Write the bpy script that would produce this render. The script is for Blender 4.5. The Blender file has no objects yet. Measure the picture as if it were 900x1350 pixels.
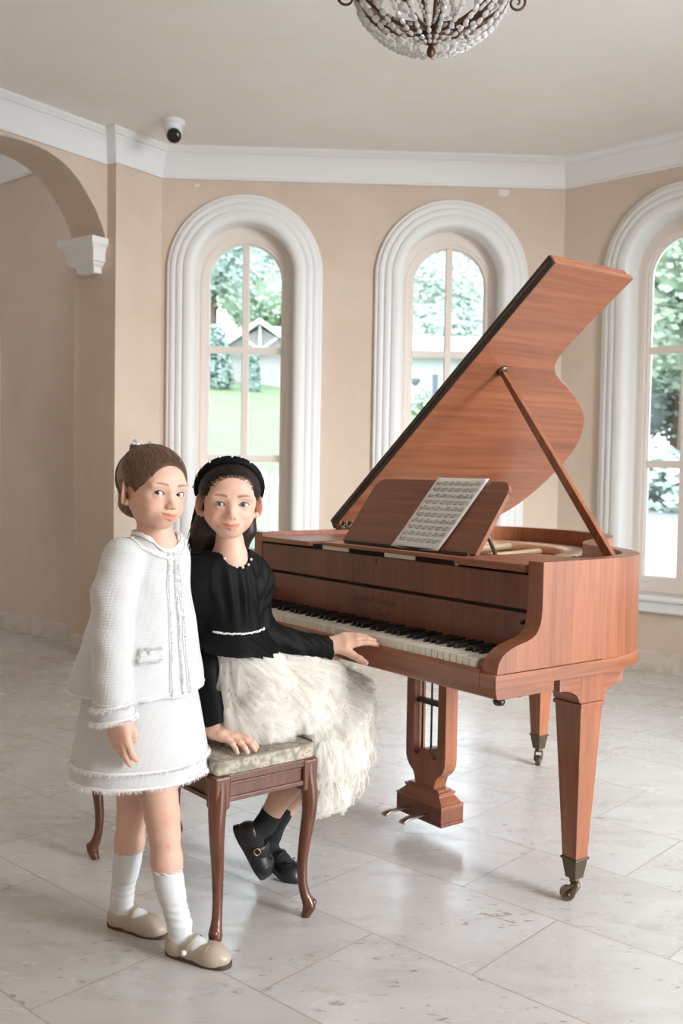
import bpy, bmesh, math, random
import numpy as np
from mathutils import Vector, Matrix
from mathutils.geometry import tessellate_polygon
PI = math.pi
random.seed(7)
SC = bpy.context.scene
COL = SC.collection

# ------------------------------------------------------------------ helpers
def link(o, parent=None):
    COL.objects.link(o)
    if parent is not None:
        o.parent = parent
    return o

def tag(o, label=None, cat=None, group=None, kind=None):
    if label: o['label'] = label
    if cat: o['category'] = cat
    if group: o['group'] = group
    if kind: o['kind'] = kind
    return o

def thing(name, label, cat, loc=(0, 0, 0), rotz=0.0, group=None):
    o = bpy.data.objects.new(name, None)
    o.empty_display_size = 0.1
    o.location = loc
    o.rotation_euler = (0, 0, rotz)
    link(o)
    return tag(o, label, cat, group)

def mobj(name, verts, faces, mat, parent=None, smooth=False, bevel=0.0, seg=2, mats=None):
    me = bpy.data.meshes.new(name)
    me.from_pydata([tuple(v) for v in verts], [], [tuple(f) for f in faces])
    bm = bmesh.new(); bm.from_mesh(me)
    bmesh.ops.recalc_face_normals(bm, faces=bm.faces)
    bm.to_mesh(me); bm.free()
    me.materials.append(mat)
    if smooth:
        for p in me.polygons: p.use_smooth = True
    o = bpy.data.objects.new(name, me)
    link(o, parent)
    if bevel:
        b = o.modifiers.new('bevel', 'BEVEL'); b.width = bevel; b.segments = seg
        b.limit_method = 'ANGLE'; b.angle_limit = math.radians(40)
        b.harden_normals = False
    return o

class MB:
    """collects simple shapes into one mesh"""
    def __init__(s): s.v = []; s.f = []
    def add(s, v, f):
        n = len(s.v); s.v += [tuple(x) for x in v]; s.f += [tuple(i + n for i in q) for q in f]; return s
    def box(s, x0, x1, y0, y1, z0, z1, M=None):
        v = [(x, y, z) for x in (x0, x1) for y in (y0, y1) for z in (z0, z1)]
        if M is not None: v = [tuple(M @ Vector(q)) for q in v]
        return s.add(v, [(0, 1, 3, 2), (4, 6, 7, 5), (0, 4, 5, 1), (2, 3, 7, 6), (0, 2, 6, 4), (1, 5, 7, 3)])
    def frustum(s, c0, w0, c1, w1):
        """square section from centre c0 (half sizes w0) to c1 (w1)"""
        v = []
        for c, w in ((c0, w0), (c1, w1)):
            for sx, sy in ((-1, -1), (1, -1), (1, 1), (-1, 1)):
                v.append((c[0] + sx * w[0], c[1] + sy * w[1], c[2]))
        return s.add(v, [(3, 2, 1, 0), (4, 5, 6, 7)] + [(i, (i + 1) % 4, 4 + (i + 1) % 4, 4 + i) for i in range(4)])
    def prism(s, poly, fn, h0, h1):
        n = len(poly)
        v = [fn(p, h0) for p in poly] + [fn(p, h1) for p in poly]
        tris = tessellate_polygon([[Vector((p[0], p[1], 0)) for p in poly]])
        f = [tuple(t) for t in tris] + [tuple(i + n for i in t[::-1]) for t in tris]
        f += [(i, (i + 1) % n, n + (i + 1) % n, n + i) for i in range(n)]
        return s.add(v, f)
    def tube(s, pts, radii, n=10, cap=True, flat=None):
        pts = [Vector(p) for p in pts]
        if not hasattr(radii, '__len__'): radii = [radii] * len(pts)
        v = []; f = []
        up = None
        for i, p in enumerate(pts):
            t = (pts[min(i + 1, len(pts) - 1)] - pts[max(i - 1, 0)])
            if t.length < 1e-9: t = Vector((0, 0, 1))
            t.normalize()
            if up is None:
                up = Vector((0, 0, 1)) if abs(t.z) < .9 else Vector((1, 0, 0))
            a = up - t * up.dot(t)
            if a.length < 1e-6: a = t.orthogonal()
            a.normalize(); up = a
            b = t.cross(a)
            r = radii[i]
            fa, fb = flat if flat else (1, 1)
            for k in range(n):
                q = 2 * PI * k / n
                v.append(p + a * (math.cos(q) * r * fa) + b * (math.sin(q) * r * fb))
        for i in range(len(pts) - 1):
            for k in range(n):
                f.append((i * n + k, i * n + (k + 1) % n, (i + 1) * n + (k + 1) % n, (i + 1) * n + k))
        if cap:
            f.append(tuple(range(n))[::-1]); f.append(tuple((len(pts) - 1) * n + k for k in range(n)))
        return s.add(v, f)
    def lathe(s, prof, c=(0, 0, 0), n=24, M=None):
        """prof [(r, z)]"""
        v = []; f = []
        for r, z in prof:
            for k in range(n):
                q = 2 * PI * k / n
                p = Vector((r * math.cos(q), r * math.sin(q), z))
                if M is not None: p = M @ p
                v.append((p[0] + c[0], p[1] + c[1], p[2] + c[2]))
        for i in range(len(prof) - 1):
            for k in range(n):
                f.append((i * n + k, i * n + (k + 1) % n, (i + 1) * n + (k + 1) % n, (i + 1) * n + k))
        f.append(tuple(range(n))[::-1]); f.append(tuple((len(prof) - 1) * n + k for k in range(n)))
        return s.add(v, f)
    def ball(s, c, r, n=12, m=8, M=None):
        rx, ry, rz = r if hasattr(r, '__len__') else (r, r, r)
        v = []; f = []
        for i in range(1, m):
            t = PI * i / m
            for k in range(n):
                q = 2 * PI * k / n
                p = Vector((rx * math.sin(t) * math.cos(q), ry * math.sin(t) * math.sin(q), rz * math.cos(t)))
                if M is not None: p = M @ p
                v.append(p + Vector(c))
        for e in (rz, -rz):
            p = Vector((0, 0, e))
            if M is not None: p = M @ p
            v.append(p + Vector(c))
        top = len(v) - 2; bot = len(v) - 1
        for i in range(m - 2):
            for k in range(n):
                f.append((i * n + k, i * n + (k + 1) % n, (i + 1) * n + (k + 1) % n, (i + 1) * n + k))
        for k in range(n):
            f.append((top, (k + 1) % n, k)); f.append((bot, (m - 2) * n + k, (m - 2) * n + (k + 1) % n))
        return s.add(v, f)
    def build(s, name, mat, parent=None, smooth=False, bevel=0.0, seg=2):
        return mobj(name, s.v, s.f, mat, parent, smooth, bevel, seg)

def smooth_by_angle(o, deg=35):
    """smooth faces with sharp edges kept"""
    me = o.data
    bm = bmesh.new(); bm.from_mesh(me)
    for e in bm.edges:
        e.smooth = not (len(e.link_faces) == 2 and e.calc_face_angle(0) > math.radians(deg))
    for f in bm.faces: f.smooth = True
    bm.to_mesh(me); bm.free()
    return o

def catmull(P, n=8, closed=False):
    P = [Vector(p) for p in P]; out = []
    N = len(P)
    rng = range(N if closed else N - 1)
    for i in rng:
        g = (lambda k: P[k % N]) if closed else (lambda k: P[max(0, min(N - 1, k))])
        p0, p1, p2, p3 = g(i - 1), g(i), g(i + 1), g(i + 2)
        for j in range(n):
            t = j / n
            out.append(0.5 * ((2 * p1) + (-p0 + p2) * t + (2 * p0 - 5 * p1 + 4 * p2 - p3) * t * t + (-p0 + 3 * p1 - 3 * p2 + p3) * t ** 3))
    if not closed: out.append(P[-1])
    return out

def offset_poly(pts, d):
    """offset a closed polygon to its left by d (mitred)"""
    n = len(pts); out = []
    for i in range(n):
        a = Vector(pts[i - 1]); b = Vector(pts[i]); c = Vector(pts[(i + 1) % n])
        t1 = (b - a).normalized(); t2 = (c - b).normalized()
        n1 = Vector((-t1.y, t1.x)); n2 = Vector((-t2.y, t2.x))
        m = n1 + n2
        L = max(m.dot(n1), 0.35)
        out.append(b + m * (d / L))
    return out

# ------------------------------------------------------------------ materials
def sock(n, *names):
    for k in names:
        if k in n.inputs: return n.inputs[k]

def base_mat(name):
    m = bpy.data.materials.new(name); m.use_nodes = True
    nt = m.node_tree
    b = nt.nodes['Principled BSDF']
    return m, nt, b

def simple(name, col, rough=0.5, metal=0.0, spec=0.5, sheen=0.0, coat=0.0):
    m, nt, b = base_mat(name)
    b.inputs['Base Color'].default_value = (*col, 1)
    b.inputs['Roughness'].default_value = rough
    b.inputs['Metallic'].default_value = metal
    b.inputs['Specular IOR Level'].default_value = spec
    b.inputs['Sheen Weight'].default_value = sheen
    b.inputs['Coat Weight'].default_value = coat
    return m

def ramp(nt, fac, stops):
    r = nt.nodes.new('ShaderNodeValToRGB')
    el = r.color_ramp.elements
    while len(el) < len(stops): el.new(0.5)
    for e, (p, c) in zip(el, stops):
        e.position = p; e.color = (*c, 1) if len(c) == 3 else c
    nt.links.new(fac, r.inputs[0])
    return r.outputs[0]

def coords(nt, kind='Object', scale=(1, 1, 1), rot=(0, 0, 0), loc=(0, 0, 0)):
    t = nt.nodes.new('ShaderNodeTexCoord'); mp = nt.nodes.new('ShaderNodeMapping')
    mp.inputs['Scale'].default_value = scale; mp.inputs['Rotation'].default_value = rot; mp.inputs['Location'].default_value = loc
    nt.links.new(t.outputs[kind], mp.inputs[0])
    return mp.outputs[0]

def noise(nt, vec, scale, detail=4, rough=0.55, dist=0.0):
    n = nt.nodes.new('ShaderNodeTexNoise')
    n.inputs['Scale'].default_value = scale; n.inputs['Detail'].default_value = detail
    n.inputs['Roughness'].default_value = rough; n.inputs['Distortion'].default_value = dist
    if vec is not None: nt.links.new(vec, n.inputs['Vector'])
    return n.outputs['Fac']

def mixc(nt, fac, a, b, mode='MIX'):
    n = nt.nodes.new('ShaderNodeMix'); n.data_type = 'RGBA'; n.blend_type = mode
    for s, v in ((n.inputs[0], fac), (n.inputs[6], a), (n.inputs[7], b)):
        if isinstance(v, (int, float)): s.default_value = v
        elif isinstance(v, tuple): s.default_value = (*v, 1) if len(v) == 3 else v
        else: nt.links.new(v, s)
    return n.outputs[2]

def bump(nt, b, h, strength=0.3, dist=0.01):
    n = nt.nodes.new('ShaderNodeBump'); n.inputs['Strength'].default_value = strength; n.inputs['Distance'].default_value = dist
    nt.links.new(h, n.inputs['Height']); nt.links.new(n.outputs[0], b.inputs['Normal'])

def wood(name, dark, mid, light, scale=(1, 1, 1), rough=0.35, grain=30.0, coat=0.15):
    """stretched-noise grain; scale is large across the grain and small along it"""
    m, nt, b = base_mat(name)
    v = coords(nt, 'Object', scale)
    n1 = noise(nt, v, grain, 6, 0.65, 0.3)
    n2 = noise(nt, v, grain * 0.16, 3, 0.5, 1.2)
    c1 = ramp(nt, n1, [(0.25, dark), (0.5, mid), (0.75, light)])
    c2 = ramp(nt, n2, [(0.3, (0.72, 0.70, 0.68)), (0.7, (1.08, 1.05, 1.02))])
    c = mixc(nt, 1.0, c1, c2, 'MULTIPLY')
    nt.links.new(c, b.inputs['Base Color'])
    b.inputs['Roughness'].default_value = rough
    b.inputs['Coat Weight'].default_value = coat; b.inputs['Coat Roughness'].default_value = 0.22
    bump(nt, b, n1, 0.06, 0.002)
    return m

W_D, W_M, W_L = (0.18, 0.060, 0.027), (0.28, 0.098, 0.045), (0.34, 0.128, 0.062)
M = {}
M['wood_v'] = wood('piano_wood_vertical', W_D, W_M, W_L, (3, 3, 0.12))
M['wood_u'] = wood('piano_wood_lengthwise', W_D, W_M, W_L, (0.12, 3, 3))
M['wood_lid'] = wood('piano_lid_veneer', (0.22, 0.078, 0.040), (0.32, 0.120, 0.064), (0.38, 0.152, 0.084), (2.6, 0.10, 2.6), rough=0.26, grain=22, coat=0.3)
M['wood_h'] = wood('piano_wood_horizontal', W_D, W_M, W_L, (0.22, 0.22, 4.5), grain=22)
M['wood_shaded'] = wood('piano_wood_shaded', (0.105, 0.032, 0.015), (0.155, 0.049, 0.023), (0.20, 0.066, 0.032), (3, 3, 0.12), rough=0.4)  # same wood as the sides, the front's shade put into a darker colour
M['wood_edge'] = wood('piano_dark_edge', (0.02, 0.012, 0.009), (0.035, 0.02, 0.014), (0.06, 0.035, 0.022), (0.2, 3, 0.2), rough=0.5)
M['bench_wood'] = wood('bench_mahogany', (0.075, 0.024, 0.011), (0.13, 0.042, 0.018), (0.19, 0.066, 0.028), (3, 3, 0.3), rough=0.3, coat=0.3)
M['black'] = simple('black_lacquer', (0.012, 0.011, 0.011), 0.35)
M['felt'] = simple('black_felt', (0.006, 0.006, 0.006), 0.9)
M['ivory'] = simple('aged_ivory', (0.70, 0.66, 0.56), 0.3)
M['ebony'] = simple('ebony_key', (0.010, 0.009, 0.010), 0.38)
M['bronze'] = simple('dark_bronze', (0.13, 0.095, 0.065), 0.45, 0.85)
M['brass'] = simple('old_brass', (0.36, 0.30, 0.24), 0.38, 0.9)
M['chandelier_bronze'] = simple('chandelier_bronze', (0.12, 0.060, 0.035), 0.4, 0.75)
M['white_trim'] = simple('white_painted_trim', (0.78, 0.78, 0.77), 0.55)
M['sash'] = simple('cream_sash_paint', (0.76, 0.68, 0.61), 0.55)
M['plastic_white'] = simple('white_plastic', (0.75, 0.75, 0.74), 0.35)
M['lens'] = simple('black_lens', (0.02, 0.012, 0.012), 0.08)

def plaster(name, a, b_, c):
    m, nt, b = base_mat(name)
    v = coords(nt, 'Object')
    n = noise(nt, v, 1.1, 6, 0.6, 0.4)
    col = ramp(nt, n, [(0.25, a), (0.5, b_), (0.75, c)])
    n2 = noise(nt, v, 9.0, 5, 0.6)
    col = mixc(nt, 0.18, col, ramp(nt, n2, [(0.3, a), (0.7, c)]))
    nt.links.new(col, b.inputs['Base Color'])
    b.inputs['Roughness'].default_value = 0.75
    b.inputs['Specular IOR Level'].default_value = 0.3
    bump(nt, b, noise(nt, v, 60, 5), 0.08, 0.004)
    return m
M['wall'] = plaster('peach_plaster', (0.57, 0.455, 0.36), (0.63, 0.515, 0.415), (0.69, 0.58, 0.48))
M['ceiling'] = plaster('ceiling_plaster', (0.80, 0.745, 0.68), (0.84, 0.80, 0.75), (0.87, 0.85, 0.82))

def floor_mat():
    m, nt, b = base_mat('travertine_floor')
    A = math.radians(48.2)
    e = (math.cos(A), math.sin(A))
    v = coords(nt, 'Object', (1, 1, 1), (0, 0, -A + PI / 2), (0, 0, 0))
    # brick rows run along the second axis of the tile grid
    br = nt.nodes.new('ShaderNodeTexBrick')
    br.inputs['Scale'].default_value = 1.0
    br.inputs['Brick Width'].default_value = 0.615
    br.inputs['Row Height'].default_value = 0.4
    br.inputs['Mortar Size'].default_value = 0.0034
    br.inputs['Mortar Smooth'].default_value = 0.6
    br.inputs['Color1'].default_value = (0, 0, 0, 1); br.inputs['Color2'].default_value = (1, 1, 1, 1); br.inputs['Mortar'].default_value = (0.5, 0.5, 0.5, 1)
    mp = nt.nodes.new('ShaderNodeMapping'); mp.inputs['Location'].default_value = (0.07, 0.055, 0)
    nt.links.new(v, mp.inputs[0]); nt.links.new(mp.outputs[0], br.inputs['Vector'])
    vs = coords(nt, 'Object', (0.8, 2.0, 1), (0, 0, -A + PI / 2 + .3))
    off = nt.nodes.new('ShaderNodeVectorMath'); off.operation = 'MULTIPLY_ADD'
    nt.links.new(br.outputs['Color'], off.inputs[0]); off.inputs[1].default_value = (7, 5, 3); nt.links.new(vs, off.inputs[2])
    n1 = noise(nt, off.outputs[0], 1.7, 8, 0.62, 0.8)
    n2 = noise(nt, off.outputs[0], 7.0, 6, 0.65, 0.5)
    c = ramp(nt, n1, [(0.25, (0.41, 0.365, 0.32)), (0.45, (0.57, 0.545, 0.52)), (0.7, (0.66, 0.655, 0.65))])
    c = mixc(nt, 0.5, c, ramp(nt, n2, [(0.28, (0.40, 0.35, 0.31)), (0.42, (0.60, 0.58, 0.555)), (0.8, (0.68, 0.68, 0.68))]))
    tint = ramp(nt, br.outputs['Color'], [(0, (0.94, 0.93, 0.92)), (1, (1.02, 1.02, 1.02))])
    c = mixc(nt, 1.0, c, tint, 'MULTIPLY')
    # pits
    pn = noise(nt, off.outputs[0], 2.2, 3)
    pf = noise(nt, off.outputs[0], 26.0, 3, 0.55, 0.6)
    sub = nt.nodes.new('ShaderNodeMath'); sub.operation = 'MULTIPLY_ADD'
    nt.links.new(pn, sub.inputs[0]); sub.inputs[1].default_value = 0.45; nt.links.new(pf, sub.inputs[2])
    pit = ramp(nt, sub.outputs[0], [(0.90, (0, 0, 0)), (0.95, (0.8, 0.8, 0.8))])
    c = mixc(nt, pit, c, (0.30, 0.25, 0.21))
    ms = nt.nodes.new('ShaderNodeMath'); ms.operation = 'MULTIPLY'; nt.links.new(br.outputs['Fac'], ms.inputs[0]); ms.inputs[1].default_value = 0.75
    c = mixc(nt, ms.outputs[0], c, (0.36, 0.31, 0.27))
    nt.links.new(c, b.inputs['Base Color'])
    rr = ramp(nt, n2, [(0.3, (0.32, 0.32, 0.32)), (0.7, (0.17, 0.17, 0.17))])
    nt.links.new(rr, b.inputs['Roughness'])
    b.inputs['Specular IOR Level'].default_value = 0.55
    mx = nt.nodes.new('ShaderNodeMath'); mx.operation = 'MULTIPLY_ADD'
    nt.links.new(br.outputs['Fac'], mx.inputs[0]); mx.inputs[1].default_value = -0.6; nt.links.new(n1, mx.inputs[2])
    bump(nt, b, mx.outputs[0], 0.10, 0.006)
    return m
M['floor'] = floor_mat()

def marble(name):
    m, nt, b = base_mat(name)
    v = coords(nt, 'Object', (1, 1, 1.6))
    n = noise(nt, v, 3.5, 8, 0.6, 1.5)
    c = ramp(nt, n, [(0.3, (0.44, 0.36, 0.28)), (0.5, (0.60, 0.53, 0.45)), (0.7, (0.70, 0.65, 0.59))])
    nt.links.new(c, b.inputs['Base Color']); b.inputs['Roughness'].default_value = 0.3
    return m
M['marble'] = marble('marble_skirting')

def glass_pane():
    m = bpy.data.materials.new('window_glass'); m.use_nodes = True
    nt = m.node_tree; nt.nodes.clear()
    out = nt.nodes.new('ShaderNodeOutputMaterial')
    tr = nt.nodes.new('ShaderNodeBsdfTransparent'); tr.inputs[0].default_value = (0.97, 0.98, 0.98, 1)
    gl = nt.nodes.new('ShaderNodeBsdfGlossy'); gl.inputs['Roughness'].default_value = 0.02
    fr = nt.nodes.new('ShaderNodeFresnel'); fr.inputs[0].default_value = 1.45
    mx = nt.nodes.new('ShaderNodeMixShader')
    nt.links.new(fr.outputs[0], mx.inputs[0]); nt.links.new(tr.outputs[0], mx.inputs[1]); nt.links.new(gl.outputs[0], mx.inputs[2])
    nt.links.new(mx.outputs[0], out.inputs[0])
    return m
M['glass'] = glass_pane()
EXPOSURE, SKY, SUN, DAY_FILL, SUNDIR = 2.65, 1.0, 0.0, 420.0, (-0.6, 0.5, -0.6)
# ------------------------------------------------------------------ camera
CAMH = 1.1872
cam_d = bpy.data.cameras.new('camera'); cam = bpy.data.objects.new('camera', cam_d); link(cam)
cam_d.sensor_fit = 'VERTICAL'; cam_d.sensor_height = 36; cam_d.sensor_width = 24; cam_d.lens = 35
cam_d.clip_start = 0.05; cam_d.clip_end = 300
_f = Vector((0, 0.99918703, -0.04031473)); _r = Vector((0.999865762, 6.60543e-4, 0.0163713)); _u = Vector((-0.01638467, 0.04030932, 0.9990529))
cam.matrix_world = Matrix(((_r.x, _u.x, -_f.x, 0), (_r.y, _u.y, -_f.y, 0), (_r.z, _u.z, -_f.z, CAMH), (0, 0, 0, 1)))
cam_d.dof.use_dof = True; cam_d.dof.focus_distance = 2.62; cam_d.dof.aperture_fstop = 5.0
SC.camera = cam

# ------------------------------------------------------------------ light and view
SC.view_settings.view_transform = 'Standard'; SC.view_settings.look = 'None'
SC.view_settings.gamma = 1.0; SC.view_settings.use_curve_mapping = False
SC.view_settings.exposure = EXPOSURE
w = bpy.data.worlds.new('sky'); SC.world = w; w.use_nodes = True
wn = w.node_tree; bg = wn.nodes['Background']
_v = wn.nodes.new('ShaderNodeTexCoord')
_mp = wn.nodes.new('ShaderNodeMapping'); _mp.inputs['Scale'].default_value = (1, 1, 2.5)
wn.links.new(_v.outputs['Generated'], _mp.inputs[0])
_n = noise(wn, _mp.outputs[0], 3.2, 6, 0.6, 0.3)
wn.links.new(ramp(wn, _n, [(0.40, (0.74, 0.86, 1.0)), (0.62, (0.96, 0.985, 1.0))]), bg.inputs['Color'])
bg.inputs['Strength'].default_value = SKY
SC.cycles.use_denoising = True
SC.cycles.max_bounces = 10; SC.cycles.diffuse_bounces = 5; SC.cycles.glossy_bounces = 4; SC.cycles.transparent_max_bounces = 16
SC.cycles.sample_clamp_indirect = 8.0
sun_d = bpy.data.lights.new('sun', 'SUN'); sun = bpy.data.objects.new('sun', sun_d); link(sun)
sun_d.energy = SUN; sun_d.angle = math.radians(30); sun_d.color = (1.0, 0.97, 0.93)
sun.rotation_euler = Vector(SUNDIR).to_track_quat('-Z', 'Y').to_euler()

day_d = bpy.data.lights.new('daylight_fill', 'AREA'); day = bpy.data.objects.new('daylight_fill', day_d); link(day)  # added area lamp standing in for daylight through the right opening
day_d.shape = 'RECTANGLE'; day_d.size = 5.0; day_d.size_y = 3.5; day_d.energy = DAY_FILL; day_d.color = (0.97, 0.985, 1.0)
day.location = (7.2, -3.9, 3.2); day.rotation_euler = (Vector((-0.3, 3.2, 1.0)) - Vector(day.location)).to_track_quat('-Z', 'Y').to_euler()
# ------------------------------------------------------------------ room shell
H = 3.22
def v2(x, y): return Vector((x, y))
E0 = v2(-1.401, 6.125); tA = v2(0.590, 0.807).normalized()
AB = v2(-1.178, 6.430); BC = v2(1.416, 6.530)
tB = (BC - AB).normalized(); tC = v2(0.746, -0.666).normalized()
CD = BC + tC * 2.60
tD = v2(0.056, -0.998).normalized(); DE = CD + tD * 2.60
def inw(t): return v2(t.y, -t.x)
nA = inw(tA)
LJ = E0 - nA * 0.08
LM = LJ - tA * 2.25
tM = v2(0.03, 1).normalized()
MN = LM - tM * 2.6
NO_ = MN + v2(0.66, -0.75).normalized() * 2.6

def wframe(O, t):
    n = inw(t)
    return lambda s, z, d=0.0: (O.x + t.x * s + n.x * d, O.y + t.y * s + n.y * d, z)

def arch_hole(c, hw, z0, zs, n=28):
    p = [(c - hw, z0)]
    p += [(c - hw * math.cos(PI * i / n), zs + hw * math.sin(PI * i / n)) for i in range(n + 1)]
    p.append((c + hw, z0))
    return p

def wall(name, O, t, s0, s1, holes=(), th=0.30, z0=0.0, z1=H, mat=None, d0=0.0):
    F = wframe(O, t)
    loops = [[(s0, z0), (s1, z0), (s1, z1), (s0, z1)]] + [list(h) for h in holes]
    flat = [p for l in loops for p in l]
    tris = tessellate_polygon([[Vector((p[0], p[1], 0)) for p in l] for l in loops])
    n = len(flat)
    v = [F(p[0], p[1], d0) for p in flat] + [F(p[0], p[1], d0 - th) for p in flat]
    f = [tuple(q) for q in tris] + [tuple(i + n for i in q[::-1]) for q in tris]
    k = 0
    for l in loops:
        m = len(l)
        for i in range(m):
            a, b_ = k + i, k + (i + 1) % m
            f.append((a, b_, n + b_, n + a))
        k += m
    return tag(mobj(name, v, f, mat or M['wall']), kind='structure')

ZS, ZSILL = 2.452, 0.465
WIN = {'B': [0.535, 1.866], 'C': [0.79, 2.05], 'D': [0.62, 1.95]}
holes = {k: [arch_hole(c, 0.325, ZSILL, ZS) for c in WIN[k]] for k in WIN}
wall('wall_back', AB, tB, -0.12, BC.x and (BC - AB).length + 0.12, holes['B'])
wall('wall_right', BC, tC, -0.0, 2.60, holes['C'])
wall('wall_far_right', CD, tD, 0.0, 2.60, holes['D'])
# pilaster beside the arch, and the arch wall
wall('wall_pilaster', E0, tA, 0.0, (AB - E0).length, (), th=0.385)
ap = [(0.0, 2.56), (-0.034, 2.655), (-0.088, 2.75), (-0.16, 2.836), (-0.22, 2.897), (-0.284, 2.945), (-0.36, 2.982), (-0.44, 3.006), (-0.525, 3.016), (-0.61, 3.019)]
ap = ap + [(-1.22 - s, z) for s, z in ap[-2::-1]]
# solid above and beyond the opening
F_L = wframe(LJ, tA)
poly = [(-2.25, 0.0), (-1.22, 0.0)] + [(s, z) for s, z in ap[::-1]] + [(0.0, H), (-2.25, H)]
mb = MB(); mb.prism(poly, lambda p, h: F_L(p[0], p[1], -h), 0.0, 0.305)
tag(mb.build('wall_arch', M['wall']), kind='structure')
wall('wall_left', LM, tM, -2.6, 0.0, ())
wall('wall_rear_left', NO_, (MN - NO_).normalized(), 0.0, 2.6, ())

wall('wall_rear_blocker', v2(2.6, -1.6), (NO_ - v2(2.6, -1.6)).normalized(), 0.0, (NO_ - v2(2.6, -1.6)).length, ())  # unseen wall, added to keep frontal light off the piano front
EF = v2(2.6, -1.6); te = (EF - DE).normalized(); le = (EF - DE).length
wall('wall_right_blocker', DE, te, le * 0.57, le, ())  # unseen wall, added to hold the area lamp off the foreground
wall('wall_lintel_blocker', DE, te, 0.0, le * 0.57, (), z0=2.75)  # unseen, narrows the opening that lets light in
# ceiling and floor
mb = MB(); mb.box(-6.5, 5.0, -4.0, 7.0, H, H + 0.2)
mb2 = MB()
octo = [LM - nA * .1, LJ - nA * .15, AB + v2(-.1, .2), BC + v2(.1, .2), CD + v2(.2, .1), DE + v2(.2, -.1), v2(2.6, -1.6), v2(-1.2, -1.8), NO_ - v2(.2, .2), MN - v2(.3, 0)]
cz = MB(); cz.prism([(p.x, p.y) for p in octo], lambda p, h: (p[0], p[1], h), H, H + 0.25)
tag(cz.build('ceiling', M['ceiling']), kind='structure')
fl = MB(); fl.box(-6.2, 4.2, -3.2, 8.2, -0.15, 0.0)
tag(fl.build('floor', M['floor']), kind='structure')

# hall behind the arch
al0 = v2(-1.720, 6.634); alt = v2(-0.762, 0.648).normalized()      # wall runs back from the jamb
nal = v2(-alt.y, alt.x)                                             # towards the hall
def hall(s, z, d=0.0): return (al0.x + alt.x * s + nal.x * d, al0.y + alt.y * s + nal.y * d, z)
v = []
tri = MB()
tri.prism([(-0.25, 0), (2.2, 0), (2.2, 3.6), (-0.25, 3.6)], lambda p, h: hall(p[0], p[1], -h), 0.0, 0.2)
tag(tri.build('wall_hall', M['wall']), kind='structure')
tri = MB(); tri.prism([(0, 0), (3.2, 0), (3.2, 3.6), (0, 3.6)], lambda p, h: hall(2.2 + h, p[1], p[0]), 0.0, 0.2)
tag(tri.build('wall_hall_end', M['wall']), kind='structure')
tri = MB(); tri.prism([(-0.3, 0), (2.2, 0), (2.2, 3.6), (-0.3, 3.6)], lambda p, h: hall(p[0], p[1], 3.2 + h), 0.0, 0.2)
tag(tri.build('wall_hall_blocker', M['wall']), kind='structure')  # unseen wall, added to block sky light and darken the hall
tri = MB(); tri.prism([(-0.3, -0.2), (2.4, -0.2), (2.4, 3.4), (-0.3, 3.4)], lambda p, h: hall(p[0], h, p[1]), 3.55, 3.7)
tag(tri.build('ceiling_hall', M['ceiling']), kind='structure')

def run_profile(name, pts, prof, mat, closed=False):
    """mouldings along a wall polyline (walked with the room on the right-hand side), profile [(inward, z)]"""
    n = len(pts); rows = []
    for d, z in prof:
        row = []
        for i, p in enumerate(pts):
            if i == 0: nn = inw((pts[1] - p).normalized()); k = 1
            elif i == n - 1: nn = inw((p - pts[i - 1]).normalized()); k = 1
            else:
                a = inw((p - pts[i - 1]).normalized()); b_ = inw((pts[i + 1] - p).normalized())
                nn = a + b_; k = 1 / max(nn.dot(a), 0.2)
            q = p + nn * (d * k)
            row.append((q.x, q.y, z))
        rows.append(row)
    v = [q for r in rows for q in r]; f = []
    m = len(prof)
    for j in range(m):
        for i in range(n - 1):
            a = j * n + i; b_ = ((j + 1) % m) * n + i
            f.append((a, a + 1, b_ + 1, b_))
    f.append(tuple(j * n for j in range(m))); f.append(tuple(j * n + n - 1 for j in range(m)))
    return smooth_by_angle(mobj(name, v, f, mat), 28)
crown = [(0.0, 3.035), (0.022, 3.035), (0.024, 3.046), (0.017, 3.052), (0.020, 3.062), (0.030, 3.085), (0.042, 3.120), (0.060, 3.155), (0.074, 3.170), (0.074, 3.178),
         (0.090, 3.184), (0.100, 3.197), (0.110, 3.204), (0.110, 3.2195), (0.0, 3.2195)]
path = [NO_, MN, LM, LJ, E0, AB, BC, CD, DE]
tag(run_profile('trim_crown', path, crown, M['white_trim']), kind='structure')
base = [(0.0, 0.0), (0.018, 0.0), (0.018, 0.108), (0.012, 0.118), (0.0, 0.12)]
bb = MB
tag(run_profile('baseboard_right', [E0 - nA * .385, E0, AB, BC, CD, DE], base, M['marble']), kind='structure')
hb = [al0 + alt * 1.02, al0 - alt * 0.15]
tag(run_profile('baseboard_hall', hb, base, M['marble']), kind='structure')
hc = [al0 + alt * 2.2, al0 - alt * 0.2]
tag(run_profile('trim_hall_crown', hc, [(a, z + 0.33 - (0.10 if 0 else 0.11)) for a, z in crown], M['white_trim']), kind='structure')
tag(run_profile('trim_hall_lower', hc, [(0.0, 3.225), (0.018, 3.225), (0.03, 3.24), (0.03, 3.254), (0.0, 3.254)], M['white_trim']), kind='structure')

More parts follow.
